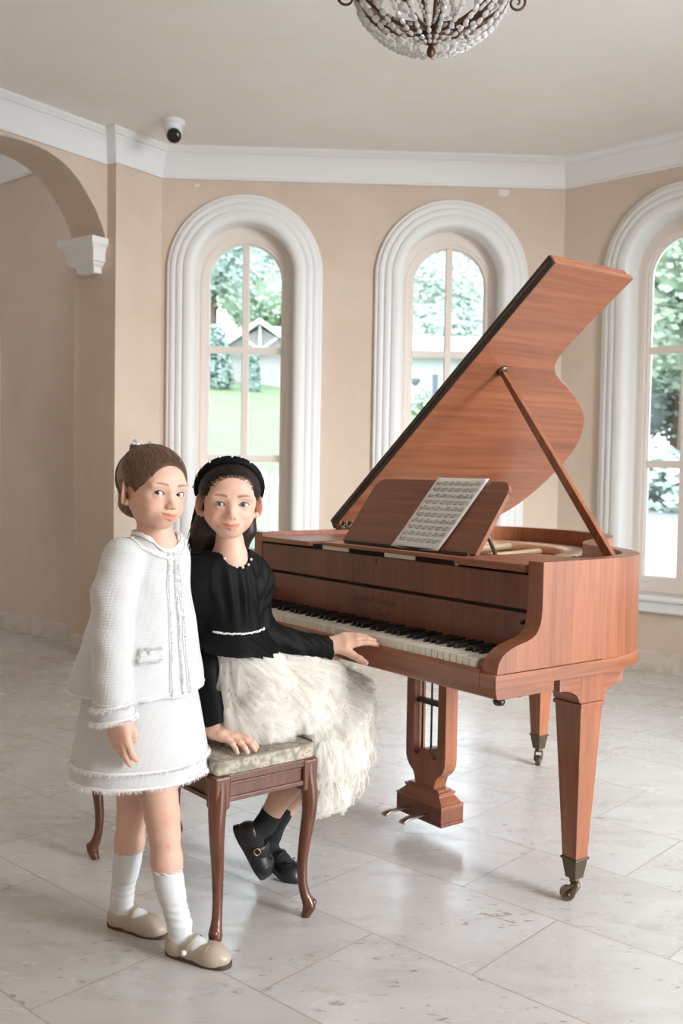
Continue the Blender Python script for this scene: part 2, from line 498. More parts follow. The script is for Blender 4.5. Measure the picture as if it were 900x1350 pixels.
# corbel under the arch springing (tapered, stepped)
def corbel():
    lv = [(2.592, 0.066, 0.400, 0.125), (2.556, 0.066, 0.400, 0.125), (2.546, 0.075, 0.388, 0.116), (2.536, 0.082, 0.375, 0.108), (2.518, 0.090, 0.358, 0.098),
          (2.495, 0.094, 0.350, 0.094), (2.452, 0.094, 0.350, 0.094), (2.447, 0.104, 0.336, 0.086), (2.432, 0.110, 0.325, 0.080), (2.422, 0.124, 0.300, 0.066),
          (2.412, 0.128, 0.292, 0.060), (2.388, 0.128, 0.292, 0.060), (2.382, 0.135, 0.282, 0.052)]
    v = []; f = []
    for z, d0, d1, o in lv:
        for d, oo in ((d0, 0.0), (d0, o), (d1, o), (d1, 0.0)):
            q = E0 - nA * d - tA * oo; v.append((q.x, q.y, z))
    for i in range(len(lv) - 1):
        for k in range(4):
            f.append((i * 4 + k, i * 4 + (k + 1) % 4, i * 4 + 4 + (k + 1) % 4, i * 4 + 4 + k))
    f.append((0, 1, 2, 3)); n = len(lv) * 4 - 4; f.append((n, n + 1, n + 2, n + 3))
    return tag(mobj('trim_corbel', v, f, M['white_trim'], bevel=0.002), kind='structure')
corbel()

# ------------------------------------------------------------------ windows
def arch_sweep(F, c, prof, zb, zs, n=36):
    """profile [(radius, inward)] swept up one jamb, round the arch and down the other"""
    st = [(-1, 0, zb - zs)] + [(-math.cos(PI * i / n), math.sin(PI * i / n), 0) for i in range(n + 1)] + [(1, 0, zb - zs)]
    v = []; f = []; m = len(prof)
    for cx, sz, dz in st:
        for r, d in prof:
            v.append(F(c + cx * r, zs + sz * r + dz, d))
    for i in range(len(st) - 1):
        for j in range(m):
            f.append((i * m + j, i * m + (j + 1) % m, (i + 1) * m + (j + 1) % m, (i + 1) * m + j))
    f.append(tuple(range(m))); f.append(tuple((len(st) - 1) * m + j for j in range(m)))
    return v, f

TRIM = [(0.497, 0.0), (0.497, 0.020), (0.492, 0.028), (0.484, 0.031), (0.478, 0.030), (0.474, 0.038), (0.466, 0.044), (0.454, 0.047), (0.443, 0.046), (0.437, 0.042),
        (0.432, 0.052), (0.422, 0.058), (0.410, 0.060), (0.397, 0.058), (0.391, 0.054), (0.386, 0.064), (0.374, 0.070), (0.352, 0.071), (0.334, 0.068), (0.323, 0.060), (0.316, 0.045), (0.316, -0.115), (0.3249, -0.115), (0.3249, 0.0)]
SASH = [(0.350, -0.10), (0.290, -0.10), (0.288, -0.094), (0.262, -0.094), (0.258, -0.100), (0.243, -0.100), (0.238, -0.108), (0.236, -0.112), (0.236, -0.150), (0.350, -0.150)]
def window(k, O, t, c):
    F = wframe(O, t)
    q = F(c, ZSILL, 0)
    root = bpy.data.objects.new('window_%d' % k, None); link(root); tag(root, kind='structure')
    v, f = arch_sweep(F, c, TRIM, ZSILL, ZS)
    smooth_by_angle(mobj('window_surround', v, f, M['white_trim'], root), 30)
    v, f = arch_sweep(F, c, SASH, ZSILL + 0.005, ZS - 0.03)
    mb = MB(); mb.add(v, f)
    def bar(s0, s1, z0, z1, d0=-0.145, d1=-0.100):
        mb.add([F(s, z, d) for s in (s0, s1) for d in (d0, d1) for z in (z0, z1)], [(0, 1, 3, 2), (4, 6, 7, 5), (0, 4, 5, 1), (2, 3, 7, 6), (0, 2, 6, 4), (1, 5, 7, 3)])
    bar(c - 0.019, c + 0.019, ZSILL + 0.02, ZS - 0.03 + 0.237, -0.143, -0.104)
    for z in (1.266, 1.972): bar(c - 0.237, c + 0.237, z - 0.018, z + 0.018, -0.142, -0.106)
    bar(c - 0.3, c + 0.3, ZSILL + 0.004, 0.562, -0.146, -0.098)
    smooth_by_angle(mb.build('window_sash', M['sash'], root), 25)
    # white beads round the glass: light on the muntin bevels put into colour
    mb = MB()
    v, f = arch_sweep(F, c, [(0.236, -0.135), (0.231, -0.135), (0.231, -0.118), (0.236, -0.118)], 0.562, ZS - 0.03); mb.add(v, f)
    for s in (c - 0.0235, c + 0.019): bar(s, s + 0.0045, 0.566, ZS - 0.03 + 0.228, -0.136, -0.118)
    for z in (1.266, 1.972):
        for dz in (-0.0225, 0.018): bar(c - 0.232, c + 0.232, z + dz, z + dz + 0.0045, -0.136, -0.118)
    bar(c - 0.232, c + 0.232, 0.562, 0.567, -0.136, -0.118)
    mb.build('bead_highlight', M['white_trim'], root)
    pts = arch_hole(c, 0.237, 0.55, ZS - 0.03, 24)
    mb = MB(); mb.prism(pts, lambda p, h: F(p[0], p[1], h), -0.130, -0.126)
    mb.build('window_pane', M['glass'], root)
    # sill board
    mb = MB()
    pr = [(-0.30, ZSILL + .001), (-0.10, ZSILL + 0.001), (0.085, ZSILL - 0.002), (0.092, ZSILL - 0.012), (0.090, ZSILL - 0.028), (0.060, ZSILL - 0.034), (0.060, 0.372), (0.052, 0.362), (0.0, 0.360), (0.0, 0.44), (-0.30, 0.44)]
    mb.prism(pr, lambda p, h: F(h, p[1], p[0]), c - 0.497, c + 0.497)
    mb.build('window_sill', M['white_trim'], root, bevel=0.003)
k = 1
for key, O, t in (('B', AB, tB), ('C', BC, tC), ('D', CD, tD)):
    for c in WIN[key]:
        window(k, O, t, c); k += 1
# arched door surround on the hall wall
v, f = arch_sweep(lambda s, z, d=0.0: hall(1.53 - s, z, d), 0.0, [(r, d) for r, d in TRIM[:21]] + [(0.316, 0.0)], 0.0, 2.05)
tag(smooth_by_angle(mobj('trim_hall_arch', v, f, M['white_trim']), 30), kind='structure')
# patches of bare plaster on the wall
for nm, s, z, rs in (('back', 2.19, 3.005, (0.035, 0.03)), ('beside', 0.22, 3.00, (0.016, 0.012))):
    F = wframe(AB, tB); mb = MB()
    pl = [(s + rs[0] * math.cos(q) * (1 + 0.35 * math.sin(3 * q + 1)), z + rs[1] * math.sin(q) * (1 + 0.3 * math.cos(2 * q))) for q in [2 * PI * i / 14 for i in range(14)]]
    mb.prism(pl, lambda p, h: F(p[0], p[1], h), 0.0, 0.0012)
    tag(mb.build('wall_%s_patch' % nm, simple('bare_plaster_' + nm, (0.75, 0.72, 0.68), 0.8)), kind='structure')
# ------------------------------------------------------------------ outside
def leafmat(name, a, b_):
    m, nt, b = base_mat(name)
    n = noise(nt, coords(nt, 'Object'), 1.3, 5, 0.7)
    nt.links.new(ramp(nt, n, [(0.3, a), (0.7, b_)]), b.inputs['Base Color'])
    b.inputs['Roughness'].default_value = 0.8; b.inputs['Specular IOR Level'].default_value = 0.2
    return m
M['leaf_a'] = leafmat('spring_leaves', (0.36, 0.47, 0.38), (0.55, 0.65, 0.51))  # tree leaf colours made paler, outdoor haze put into them
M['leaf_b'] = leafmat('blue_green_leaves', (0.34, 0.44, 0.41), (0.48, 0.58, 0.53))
M['leaf_c'] = leafmat('hazy_leaves', (0.50, 0.58, 0.54), (0.66, 0.74, 0.67))
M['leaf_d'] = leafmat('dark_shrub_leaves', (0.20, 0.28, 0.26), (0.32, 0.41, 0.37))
M['bark'] = simple('bark', (0.16, 0.12, 0.09), 0.9)
M['grass'] = leafmat('lawn_grass', (0.155, 0.235, 0.115), (0.20, 0.275, 0.155))
M['gravel'] = simple('pale_gravel', (0.22, 0.22, 0.222), 0.9)
M['house_wall'] = simple('house_render', (0.40, 0.38, 0.375), 0.9)
M['house_white'] = simple('house_white_paint', (0.60, 0.605, 0.61), 0.7)
M['roof'] = simple('house_roof', (0.42, 0.425, 0.44), 0.9)
M['shutter'] = simple('blue_grey_shutter', (0.16, 0.18, 0.23), 0.7)
M['white_metal'] = simple('white_metal', (0.8, 0.8, 0.8), 0.5)

def ground_z(x, y):
    s = min(max((y - 11.5) / 19.0, 0.0), 1.15)
    top = 3.75 - 0.11 * (x + 3.0)
    if x > 5.0: top = max(2.87 - 0.65 * (x - 5.0), 0.45)
    return -0.12 + s * (top + 0.12)
nx, ny = 60, 40
v = []; f = []
for j in range(ny + 1):
    for i in range(nx + 1):
        x = -25 + 65 * i / nx; y = 8.4 + 60 * j / ny
        v.append((x, y, ground_z(x, y)))
for j in range(ny):
    for i in range(nx):
        a = j * (nx + 1) + i; f.append((a, a + 1, a + nx + 2, a + nx + 1))
tag(mobj('lawn', v, f, M['grass'], smooth=True), kind='structure')
v = []; f = []
n = 24
for i in range(n + 1):
    y = 9.0 + 16.5 * i / n
    for x in (3.2 + 0.16 * (y - 9), 30): v.append((x, y, max(ground_z(x, y), ground_z(x + 0.01, y)) + 0.04 if x < 20 else ground_z(x, y) + 0.10))
f = [(2 * i, 2 * i + 1, 2 * i + 3, 2 * i + 2) for i in range(n)]
tag(mobj('path', v, f, M['gravel']), kind='structure')

def leaves(rng, blobs, n, size, core=0.0):
    v = []; f = []
    tot = sum(b[3] ** 2 for b in blobs)
    for (cx, cy, cz, r, sq) in blobs:
        for i in range(int(n * r * r / tot)):
            u = rng.normal(size=3); u /= np.linalg.norm(u)
            rad = r * rng.uniform(0.55, 1.0) ** 0.6
            p = np.array((cx, cy, cz)) + u * rad * np.array((1, 1, sq))
            nrm = u + rng.normal(size=3) * 0.6; nrm /= np.linalg.norm(nrm)
            a = np.cross(nrm, (0.3, 0.2, 1.0)); a /= np.linalg.norm(a); b = np.cross(nrm, a)
            s = size * rng.uniform(0.6, 1.3)
            k = len(v)
            v += [tuple(p - a * s * .5), tuple(p + b * s * .32), tuple(p + a * s * .6), tuple(p - b * s * .32)]
            f.append((k, k + 1, k + 2, k + 3))
    for (cx, cy, cz, r, sq) in (blobs if core else ()):
        k = len(v); nn, mm = 12, 9
        for i in range(mm + 1):
            t = PI * i / mm
            for j in range(nn):
                q = 2 * PI * j / nn; w = r * core * (1 + 0.16 * math.sin(5 * q + 3 * cx) * math.sin(4 * t + cy))
                v.append((cx + w * math.sin(t) * math.cos(q), cy + w * math.sin(t) * math.sin(q), cz + w * sq * math.cos(t)))
        for i in range(mm):
            for j in range(nn): f.append((k + i * nn + j, k + i * nn + (j + 1) % nn, k + (i + 1) * nn + (j + 1) % nn, k + (i + 1) * nn + j))
    return v, f

def tree(x, y, h, r, mat, label, seed, n=13000, leaf=0.26, group=None, name='tree', z=None, low=.32):
    rng = np.random.default_rng(seed)
    z0 = ground_z(x, y) if z is None else z
    t = thing(name, label, 'tree' if name == 'tree' else 'bush', (x, y, z0), 0, group)
    bl = [(0, 0, h * 0.62, r, 1.15)]
    for i in range(9 if low > .2 else 14):
        a = rng.uniform(0, 2 * PI); q = rng.uniform(0.35, 0.85)
        bl.append((math.cos(a) * r * q, math.sin(a) * r * q, h * rng.uniform(low, 0.86), r * rng.uniform(0.40, 0.62), rng.uniform(0.8, 1.1)))
    v, f = leaves(rng, bl, n, leaf, 0.74)
    smooth_by_angle(mobj('foliage', v, f, mat, t), 60)
    mb = MB(); mb.tube([(0, 0, -0.1), (0.05, 0.02, h * 0.3), (0, 0, h * 0.7)], [r * 0.09, r * 0.07, r * 0.03], 8)
    mb.build('trunk', M['bark'], t, True)
    return t
G = 'trees beyond the windows'
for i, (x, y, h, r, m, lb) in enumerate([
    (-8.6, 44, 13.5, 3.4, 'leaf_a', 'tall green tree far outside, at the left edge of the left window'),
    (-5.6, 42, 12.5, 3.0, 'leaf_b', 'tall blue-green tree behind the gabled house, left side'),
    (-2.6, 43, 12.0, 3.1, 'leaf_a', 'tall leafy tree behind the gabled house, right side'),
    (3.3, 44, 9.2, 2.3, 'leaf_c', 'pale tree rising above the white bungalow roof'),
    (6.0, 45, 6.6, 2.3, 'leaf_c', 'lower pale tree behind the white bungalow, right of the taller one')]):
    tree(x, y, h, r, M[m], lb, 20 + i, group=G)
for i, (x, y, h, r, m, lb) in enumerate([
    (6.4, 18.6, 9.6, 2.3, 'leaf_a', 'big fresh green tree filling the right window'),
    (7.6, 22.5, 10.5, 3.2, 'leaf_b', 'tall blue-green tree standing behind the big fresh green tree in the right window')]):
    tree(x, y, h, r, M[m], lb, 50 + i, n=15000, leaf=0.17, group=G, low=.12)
# hedge along the drive
rng = np.random.default_rng(5)
t = thing('hedge', 'tall grassy green hedge at the edge of the pale drive, in the right window', 'hedge', (0, 0, 0))
v, f = leaves(rng, [(4.4 + 0.5 * i, 16.6 - 0.06 * i, 0.95, 0.72, 1.0) for i in range(9)], 2400, 0.22)
mobj('foliage', v, f, M['leaf_b'], t)

def house():
    t = thing('house', 'house with a white gable and roof truss, uphill in the left window', 'house', (-2.62, 31.0, 3.60))
    mb = MB()
    mb.prism([(-1.35, -0.6), (3.0, -0.6), (3.0, 1.35), (1.2, 1.35), (0, 2.05), (-1.2, 1.35), (-1.35, 1.3)], lambda p, h: (p[0], h, p[1]), 0.3, 5.0)
    mb.build('wall', M['house_wall'], t)
    for sx in (-1, 1):
        mb = MB(); mb.prism([(0, 2.28), (sx * 1.42, 1.30), (sx * 1.42, 1.16), (0, 2.12)], lambda p, h: (p[0], h, p[1]), -0.15, 0.15)
        mb.build('bargeboard', M['house_white'], t)
        mb = MB(); mb.add([(0, -0.1, 2.3), (sx * 1.45, -0.1, 1.3), (sx * 1.45, 5, 1.3), (0, 5, 2.3), (0, -0.1, 2.2), (sx * 1.45, -0.1, 1.2), (sx * 1.45, 5, 1.2), (0, 5, 2.2)],
               [(0, 1, 2, 3), (4, 5, 6, 7), (0, 1, 5, 4), (2, 3, 7, 6), (0, 3, 7, 4), (1, 2, 6, 5)])
        mb.build('roof_slope', M['roof'], t)
    mb = MB(); mb.add([(0.1, 0.6, 2.15), (3.2, 0.6, 2.0), (3.2, 0.1, 1.3), (1.3, 0.1, 1.3), (0.1, 5, 2.15), (3.2, 5, 2.0)], [(0, 1, 2, 3), (0, 4, 5, 1)])
    mb.build('side_roof', M['roof'], t)
    mb = MB()
    for a, b_ in (((0, 1.2), (0, 2.1)), ((0, 1.3), (-0.55, 1.72)), ((0, 1.3), (0.55, 1.72)), ((-1.3, 1.22), (1.3, 1.22))):
        mb.tube([(a[0], 0.1, a[1]), (b_[0], 0.1, b_[1])], 0.055, 6)
    mb.build('truss', M['house_white'], t)
house()
def bungalow():
    t = thing('bungalow', 'white bungalow with a shuttered window, in the second window', 'house', (3.2, 30.0, 2.8))
    mb = MB(); mb.box(-1.9, 6, 0.2, 5, -0.6, 1.9); mb.build('wall', M['house_white'], t)
    mb = MB(); mb.prism([(-0.25, 1.86), (-0.25, 2.05), (0.3, 2.3), (3, 2.9), (5.3, 2.0), (5.3, 1.86)], lambda p, h: (h, p[0], p[1]), -2.2, 6.4)
    mb.build('roof', M['roof'], t)
    mb = MB(); mb.box(-2.25, 6.4, -0.33, -0.25, 1.80, 2.08); mb.build('fascia', M['house_white'], t)
    w_ = MB(); w_.box(-0.36, 0.02, 0.13, 0.2, 0.55, 1.32)
    wo = w_.build('window', simple('far_glass', (0.55, 0.58, 0.62), 0.3), t)
    for x in (-0.52, 0.04):
        mb = MB(); mb.box(x, x + 0.14, 0.1, 0.2, 0.5, 1.36); mb.build('shutter', M['shutter'], t)
    mb = MB()
    for x in (-0.24, -0.11): mb.box(x, x + 0.02, 0.1, 0.14, 0.55, 1.32)
    mb.box(-0.36, 0.02, 0.1, 0.14, 0.92, 0.95); mb.build('glazing_bar', M['house_white'], t)
    mb = MB(); mb.lathe([(0.03, -0.1), (0.13, 0.02), (0.15, 0.10), (0.03, 0.12)], (-1.05, 0.1, 1.12), 10); mb.build('wall_planter', M['shutter'], t)
bungalow()
def shrub(x, y, h, r, mat, lb, seed, leaf=0.16, n=900):
    rng = np.random.default_rng(seed)
    t = thing('shrub', lb, 'bush', (x, y, ground_z(x, y)))
    bl = [(0, 0, r * (0.6 + 0) + (h - 1.4 * r) * i / 3, r * (1 - 0.13 * i), 1.0) for i in range(4)]
    v, f = leaves(rng, bl, n, leaf); mobj('foliage', v, f, mat, t)
    mb = MB(); mb.tube([(0, 0, -0.05), (0.02, 0, h * .5)], [0.05, 0.02], 6); mb.build('stem', M['bark'], t)
shrub(-3.75, 29.3, 1.95, 0.55, M['leaf_d'], 'tall dark shrub at the left corner of the gabled house', 3, n=1500)
shrub(-2.68, 29.6, 1.15, 0.24, M['leaf_d'], 'narrow dark shrub against the gabled house wall', 4)
shrub(2.28, 28.6, 0.9, 0.35, M['leaf_a'], 'small climbing shrub against the white bungalow', 6, n=300)
shrub(-0.75, 9.9, 0.80, 0.33, M['leaf_b'], 'rounded bush below the white picket fence, behind the seated girl', 9, leaf=0.09, n=1200)
def fence():
    t = thing('picket_fence', 'white picket fence at the foot of the lawn slope', 'fence', (-1.6, 10.9, ground_z(-1.6, 10.9)))
    x = -3.2
    mb = MB()
    while x < 3.4:
        mb.prism([(x, 0.12), (x + 0.07, 0.12), (x + 0.07, 1.26), (x + 0.035, 1.33), (x, 1.26)], lambda p, h: (p[0], h, p[1]), -0.015, 0.015)
        x += 0.115
    mb.build('picket_panel', M['white_metal'], t)
    for z in (0.35, 1.15):
        mb = MB(); mb.box(-3.3, 3.5, 0.015, 0.06, z, z + 0.09); mb.build('rail', M['white_metal'], t)
    for x in (-3.3, -1.1, 1.1, 3.4):
        mb = MB(); mb.frustum((x, 0.03, -0.1), (0.06, 0.06), (x, 0.03, 1.38), (0.06, 0.06)); mb.frustum((x, 0.03, 1.38), (0.08, 0.08), (x, 0.03, 1.46), (0.01, 0.01)); mb.build('post', M['white_metal'], t)
fence()
def garden_chair():
    t = thing('garden_chair', 'white scrolled metal garden chair outside, behind the seated girl', 'chair', (-0.72, 8.95, -0.12), 0.4)
    mb = MB()
    mb.tube(catmull([(-.2, .2, .40), (-.22, .23, .75), (-.12, .25, .98), (.02, .25, 1.0), (.09, .25, .90), (.02, .25, .83), (-.04, .25, .88)], 8), 0.016, 8)
    mb.tube(catmull([(.2, .2, .40), (.22, .23, .75), (.16, .25, .95), (.06, .25, .98)], 8), 0.016, 8)
    mb.build('backrest', M['white_metal'], t, True)
    mb = MB(); mb.lathe([(0.20, 0.38), (0.23, 0.39), (0.23, 0.41), (0.20, 0.42)], (0, 0, 0), 20); mb.build('seat', M['white_metal'], t)
    for sx in (-1, 1):
        for sy in (-1, 1):
            mb = MB(); mb.tube([(sx * .15, sy * .15, .4), (sx * .2, sy * .2, 0.0)], 0.014, 8); mb.build('leg', M['white_metal'], t)
garden_chair()
# ------------------------------------------------------------------ grand piano
# local frame: x along the keyboard (0 = treble side), y into the instrument, z up
PW = 1.371
piano = thing('grand_piano', 'reddish brown wooden baby grand piano with its lid propped open', 'piano', (0.38704, 2.41834, 0), -math.radians(52.8417))
ZT, ZM, ZB = 0.966, 0.696, 0.632
right_side = [(0.0, 0.40), (-0.003, 0.47), (-0.022, 0.555), (-0.058, 0.632), (-0.115, 0.70), (-0.19, 0.757), (-0.30, 0.812), (-0.385, 0.862), (-0.452, 0.945), (-0.512, 1.06),
              (-0.572, 1.17), (-0.640, 1.268), (-0.708, 1.333), (-0.795, 1.385), (-0.90, 1.416), (-1.02, 1.425), (-1.15, 1.415), (-1.26, 1.38), (-1.335, 1.31), (-1.368, 1.20), (-PW, 1.05)]
OUT = [(p.x, p.y) for p in catmull([(x, y, 0) for x, y in right_side], 4)]
OUT = OUT + [(-PW, 0.40)]
def rim_wall(name, outer, th, z0, z1, mat):
    n = len(outer)
    inner = [tuple(p)[:2] for p in offset_poly([(x, y) for x, y in outer], th)]
    inner[0] = (outer[0][0] - th, outer[0][1]); inner[-1] = (outer[-1][0] + th, outer[-1][1])
    v = [(x, y, z) for z in (z0, z1) for L in (outer, inner) for x, y in L]
    f = []
    for i in range(n - 1):
        f += [(i, i + 1, 2 * n + i + 1, 2 * n + i), (n + i, n + i + 1, 3 * n + i + 1, 3 * n + i),
              (2 * n + i, 2 * n + i + 1, 3 * n + i + 1, 3 * n + i), (i, i + 1, n + i + 1, n + i)]
    for i in (0, n - 1): f.append((i, n + i, 3 * n + i, 2 * n + i))
    return smooth_by_angle(mobj(name, v, f, mat, piano), 30)
rim_wall('rim', OUT, 0.048, 0.69, ZT, M['wood_v'])
# arms: side profile (v, z)
arm = catmull([(0.160, ZT, 0), (0.160, 0.91, 0), (0.159, 0.85, 0), (0.154, 0.812, 0), (0.138, 0.785, 0), (0.112, 0.772, 0), (0.082, 0.765, 0), (0.052, 0.757, 0), (0.026, 0.745, 0), (0.010, 0.730, 0), (0.002, 0.712, 0), (0.0, ZM, 0)], 5)
armp = [(p.x, p.y) for p in arm] + [(0.40, ZM), (0.40, ZT)]
def arm_(u0, u1):
    mb = MB(); mb.prism(armp, lambda p, h: (h, p[0], p[1]), u0, u1)
    return smooth_by_angle(mb.build('arm', M['wood_v'], piano), 30)
arm_(-0.051, 0.0); arm_(-PW, -PW + 0.051)
# base band all the way round (slightly proud), with its pale worn upper edge
BAND = [(0.0, -0.008)] + [(p[0], p[1]) for p in OUT] + [(-PW, -0.008)]
band_o = [(0.004, -0.008), (0.004, 0.3)] + [tuple(q) for q in offset_poly(OUT, -0.005)][1:-1] + [(-PW - 0.004, 0.3), (-PW - 0.004, -0.008)]
mb = MB(); mb.prism(band_o, lambda p, h: (p[0], p[1], h), 0.659, 0.6945)
o = smooth_by_angle(mb.build('base_band', M['wood_h'], piano, bevel=0.003), 30)
# key bed slab below with bevelled nose
mb = MB()
mb.prism([(0.004, ZB + 0.004), (0.0, 0.659), (0.215, 0.659), (0.215, ZB), (0.012, ZB)], lambda p, h: (h, p[0] - 0.004, p[1]), -PW, 0.0)
mb.build('key_bed', M['wood_h'], piano, bevel=0.002)
# soundboard underside beams and underside
for (x0, y0, x1, y1) in ((-0.25, 0.25, -1.2, 1.25), (-0.7, 0.25, -0.75, 1.3), (-1.15, 0.25, -1.0, 1.35)):
    d = Vector((x1 - x0, y1 - y0, 0)); n_ = Vector((-d.y, d.x, 0)).normalized() * 0.03
    mb = MB(); P = [(x0 + n_.x, y0 + n_.y), (x1 + n_.x, y1 + n_.y), (x1 - n_.x, y1 - n_.y), (x0 - n_.x, y0 - n_.y)]
    mb.prism(P, lambda p, h: (p[0], p[1], h), 0.60, 0.665); mb.build('beam', M['wood_shaded'], piano, bevel=0.003)
# key slip (front rail below the keys)
mb = MB()
mb.prism([(-0.010, 0.660), (-0.010, 0.694), (-0.006, 0.7015), (0.0, 0.703), (0.008, 0.703), (0.008, 0.660)], lambda p, h: (h, p[0], p[1]), -PW + 0.051, -0.051)
smooth_by_angle(mb.build('key_slip', M['wood_u'], piano), 25)
for u0 in (-0.052, -PW):
    mb = MB(); mb.box(u0, u0 + 0.052, -0.0095, 0.02, 0.660, 0.6955); mb.build('cheek_foot', M['wood_h'], piano, bevel=0.002)
# key blocks at both ends
CK = 0.0744
for u0, u1 in ((-CK + .001, -0.051), (-PW + 0.051, -PW + CK - .001)):
    mb = MB(); mb.prism([(0.008, 0.66), (0.008, 0.715), (0.016, 0.724), (0.045, 0.729), (0.16, 0.752), (0.16, 0.66)], lambda p, h: (h, p[0], p[1]), u0, u1)
    mb.build('key_block', M['wood_shaded'], piano, bevel=0.003)
mb = MB(); mb.box(-PW + 0.051, -0.051, 0.008, 0.30, 0.659, 0.695); mb.build('key_frame', M['felt'], piano)
# keys
KW = 0.0235
wk = MB(); wk.box(-KW / 2 + 0.0010, KW / 2 - 0.0010, 0.0, 0.19, 0.700, 0.7245)
wk0 = wk.build('white_key', M['ivory'], piano, bevel=0.0012)
bk = MB(); bk.add([(-.0055, .058, .722), (.0055, .058, .722), (.0055, .19, .722), (-.0055, .19, .722), (-.0043, .064, .7365), (.0043, .064, .7365), (.0043, .19, .7365), (-.0043, .19, .7365)],
                  [(3, 2, 1, 0), (4, 5, 6, 7), (0, 1, 5, 4), (1, 2, 6, 5), (2, 3, 7, 6), (3, 0, 4, 7)])
bk0 = bk.build('black_key', M['ebony'], piano, bevel=0.0012)
def dupe(o, loc):
    c = o.copy(); COL.objects.link(c); c.parent = o.parent; c.location = loc; return c
first = True
for k in range(52):
    x = -CK - KW * (k + 0.5)
    if k == 0: wk0.location = (x, 0, 0)
    else: dupe(wk0, (x, 0, 0))
# from the treble end: C8 B7 A7 ... ; black keys lie between whites except B/C and E/F
names = 'CBAGFED'
bf = True
for k in range(51):
    hi, lo = names[k % 7], names[(k + 1) % 7]
    if (hi, lo) in (('C', 'B'), ('F', 'E')): continue
    x = -CK - KW * (k + 1) + {'B': 0.002, 'A': 0.0, 'G': -0.001, 'E': 0.0015, 'D': -0.0015}.get(hi, 0)
    if bf: bk0.location = (x, 0, 0); bf = False
    else: dupe(bk0, (x, 0, 0))
# fallboard (turned up) and the panel above it
mb = MB(); mb.box(-PW + 0.052, -0.052, 0.164, 0.180, 0.728, 0.829); mb.build('fallboard', M['wood_shaded'], piano, bevel=0.003)
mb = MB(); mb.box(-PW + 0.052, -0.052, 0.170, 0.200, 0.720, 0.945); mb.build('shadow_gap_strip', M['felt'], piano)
mb = MB(); mb.box(-PW + 0.052, -0.052, 0.162, 0.180, 0.838, 0.929); mb.build('front_panel', M['wood_shaded'], piano, bevel=0.003)
mb = MB(); mb.tube([(-0.066, 0.164, 0.806), (-0.066, 0.154, 0.806)], [0.007, 0.006], 12); mb.build('fallboard_stop', M['black'], piano, True)
mb = MB(); mb.box(-0.676, -0.671, 0.1605, 0.163, 0.906, 0.918); mb.tube([(-0.6735, 0.1605, 0.919), (-0.6735, 0.163, 0.919)], 0.004, 10); mb.build('keyhole', M['black'], piano)
# maker's lettering on the fallboard
def lettering(name, body, x, z, size, parent, y=0.1632, mat=None, shear=0.3):
    c = bpy.data.curves.new(name, 'FONT'); c.body = body; c.size = size; c.align_x = 'CENTER'; c.extrude = 0.0002; c.shear = shear; c.offset = -0.012 * size * 1.6
    o = bpy.data.objects.new(name, c); link(o)
    dg = bpy.context.evaluated_depsgraph_get()
    me = bpy.data.meshes.new_from_object(o.evaluated_get(dg)); bpy.data.objects.remove(o)
    me.materials.clear(); me.materials.append(mat or M['lettering'])
    o = bpy.data.objects.new(name, me); link(o, parent)
    o.location = (x, y, z); o.rotation_euler = (PI / 2, 0, 0)
    return o
M['lettering'] = simple('dark_lettering', (0.045, 0.018, 0.010), 0.6)
lettering('maker_lettering', 'Gabriel Gaveau', -0.683, 0.783, 0.033, piano)
lettering('maker_lettering', 'Paris', -0.668, 0.762, 0.020, piano)
lettering('maker_lettering', 'depuis 1911', -0.664, 0.750, 0.011, piano, shear=0.0)
# boards either side of the music desk, the slide rail and desk
mb = MB(); mb.box(-PW + 0.056, -1.018, 0.150, 0.50, 0.936, 0.953); mb.build('side_board', M['wood_u'], piano, bevel=0.003)
mb = MB(); mb.box(-0.319, -0.054, 0.150, 0.46, 0.936, 0.956); mb.build('side_board', M['wood_u'], piano, bevel=0.003)
mb = MB(); mb.box(-0.945, -0.322, 0.158, 0.185, 0.944, 0.956); mb.build('desk_ledge', M['wood_u'], piano, bevel=0.002)
mb = MB(); mb.box(-1.015, -0.322, 0.186, 0.44, 0.925, 0.944); mb.build('desk_tray', M['wood_shaded'], piano, bevel=0.002)
for x in (-0.96, -0.64, -0.33):
    mb = MB(); mb.box(x, x + 0.14 if x < -.4 else x + .01, 0.166, 0.20, 0.931, 0.944); mb.build('desk_rail', M['ivory'], piano)
# desk panel leaning back
DA = math.atan2(0.15, 0.207)
def desk(u, h, t=0.0): return (u, 0.245 + h * math.sin(DA) + t * math.cos(DA), 0.957 + h * math.cos(DA) - t * math.sin(DA))
dl, dr, dh, rr = -0.955, -0.33, 0.258, 0.045
dp = [(dl, 0), (dr, 0), (dr, dh - rr)] + [(dr - rr + rr * math.cos(q), dh - rr + rr * math.sin(q)) for q in [PI / 2 * i / 8 for i in range(9)]] + \
     [(dl + rr - rr * math.sin(q), dh - rr + rr * math.cos(q)) for q in [PI / 2 * i / 8 for i in range(9)]]
mb = MB(); mb.prism(dp, lambda p, h: desk(p[0], p[1], h), 0.0, 0.014)
smooth_by_angle(mb.build('music_desk', wood('music_desk_wood', (0.16, 0.05, 0.022), (0.235, 0.076, 0.033), (0.29, 0.10, 0.045), (0.15, 3, 3), rough=0.3), piano, bevel=0.002), 30)
mb = MB(); mb.box(dl + .02, dr - .02, 0.235, 0.262, 0.944, 0.962); mb.build('desk_hinge', M['wood_edge'], piano, bevel=0.002)
mb = MB(); mb.tube([desk(-0.42, 0.15, 0.016), (-0.42, 0.42, 0.945)], 0.006, 8); mb.build('desk_strut', M['brass'], piano, True)
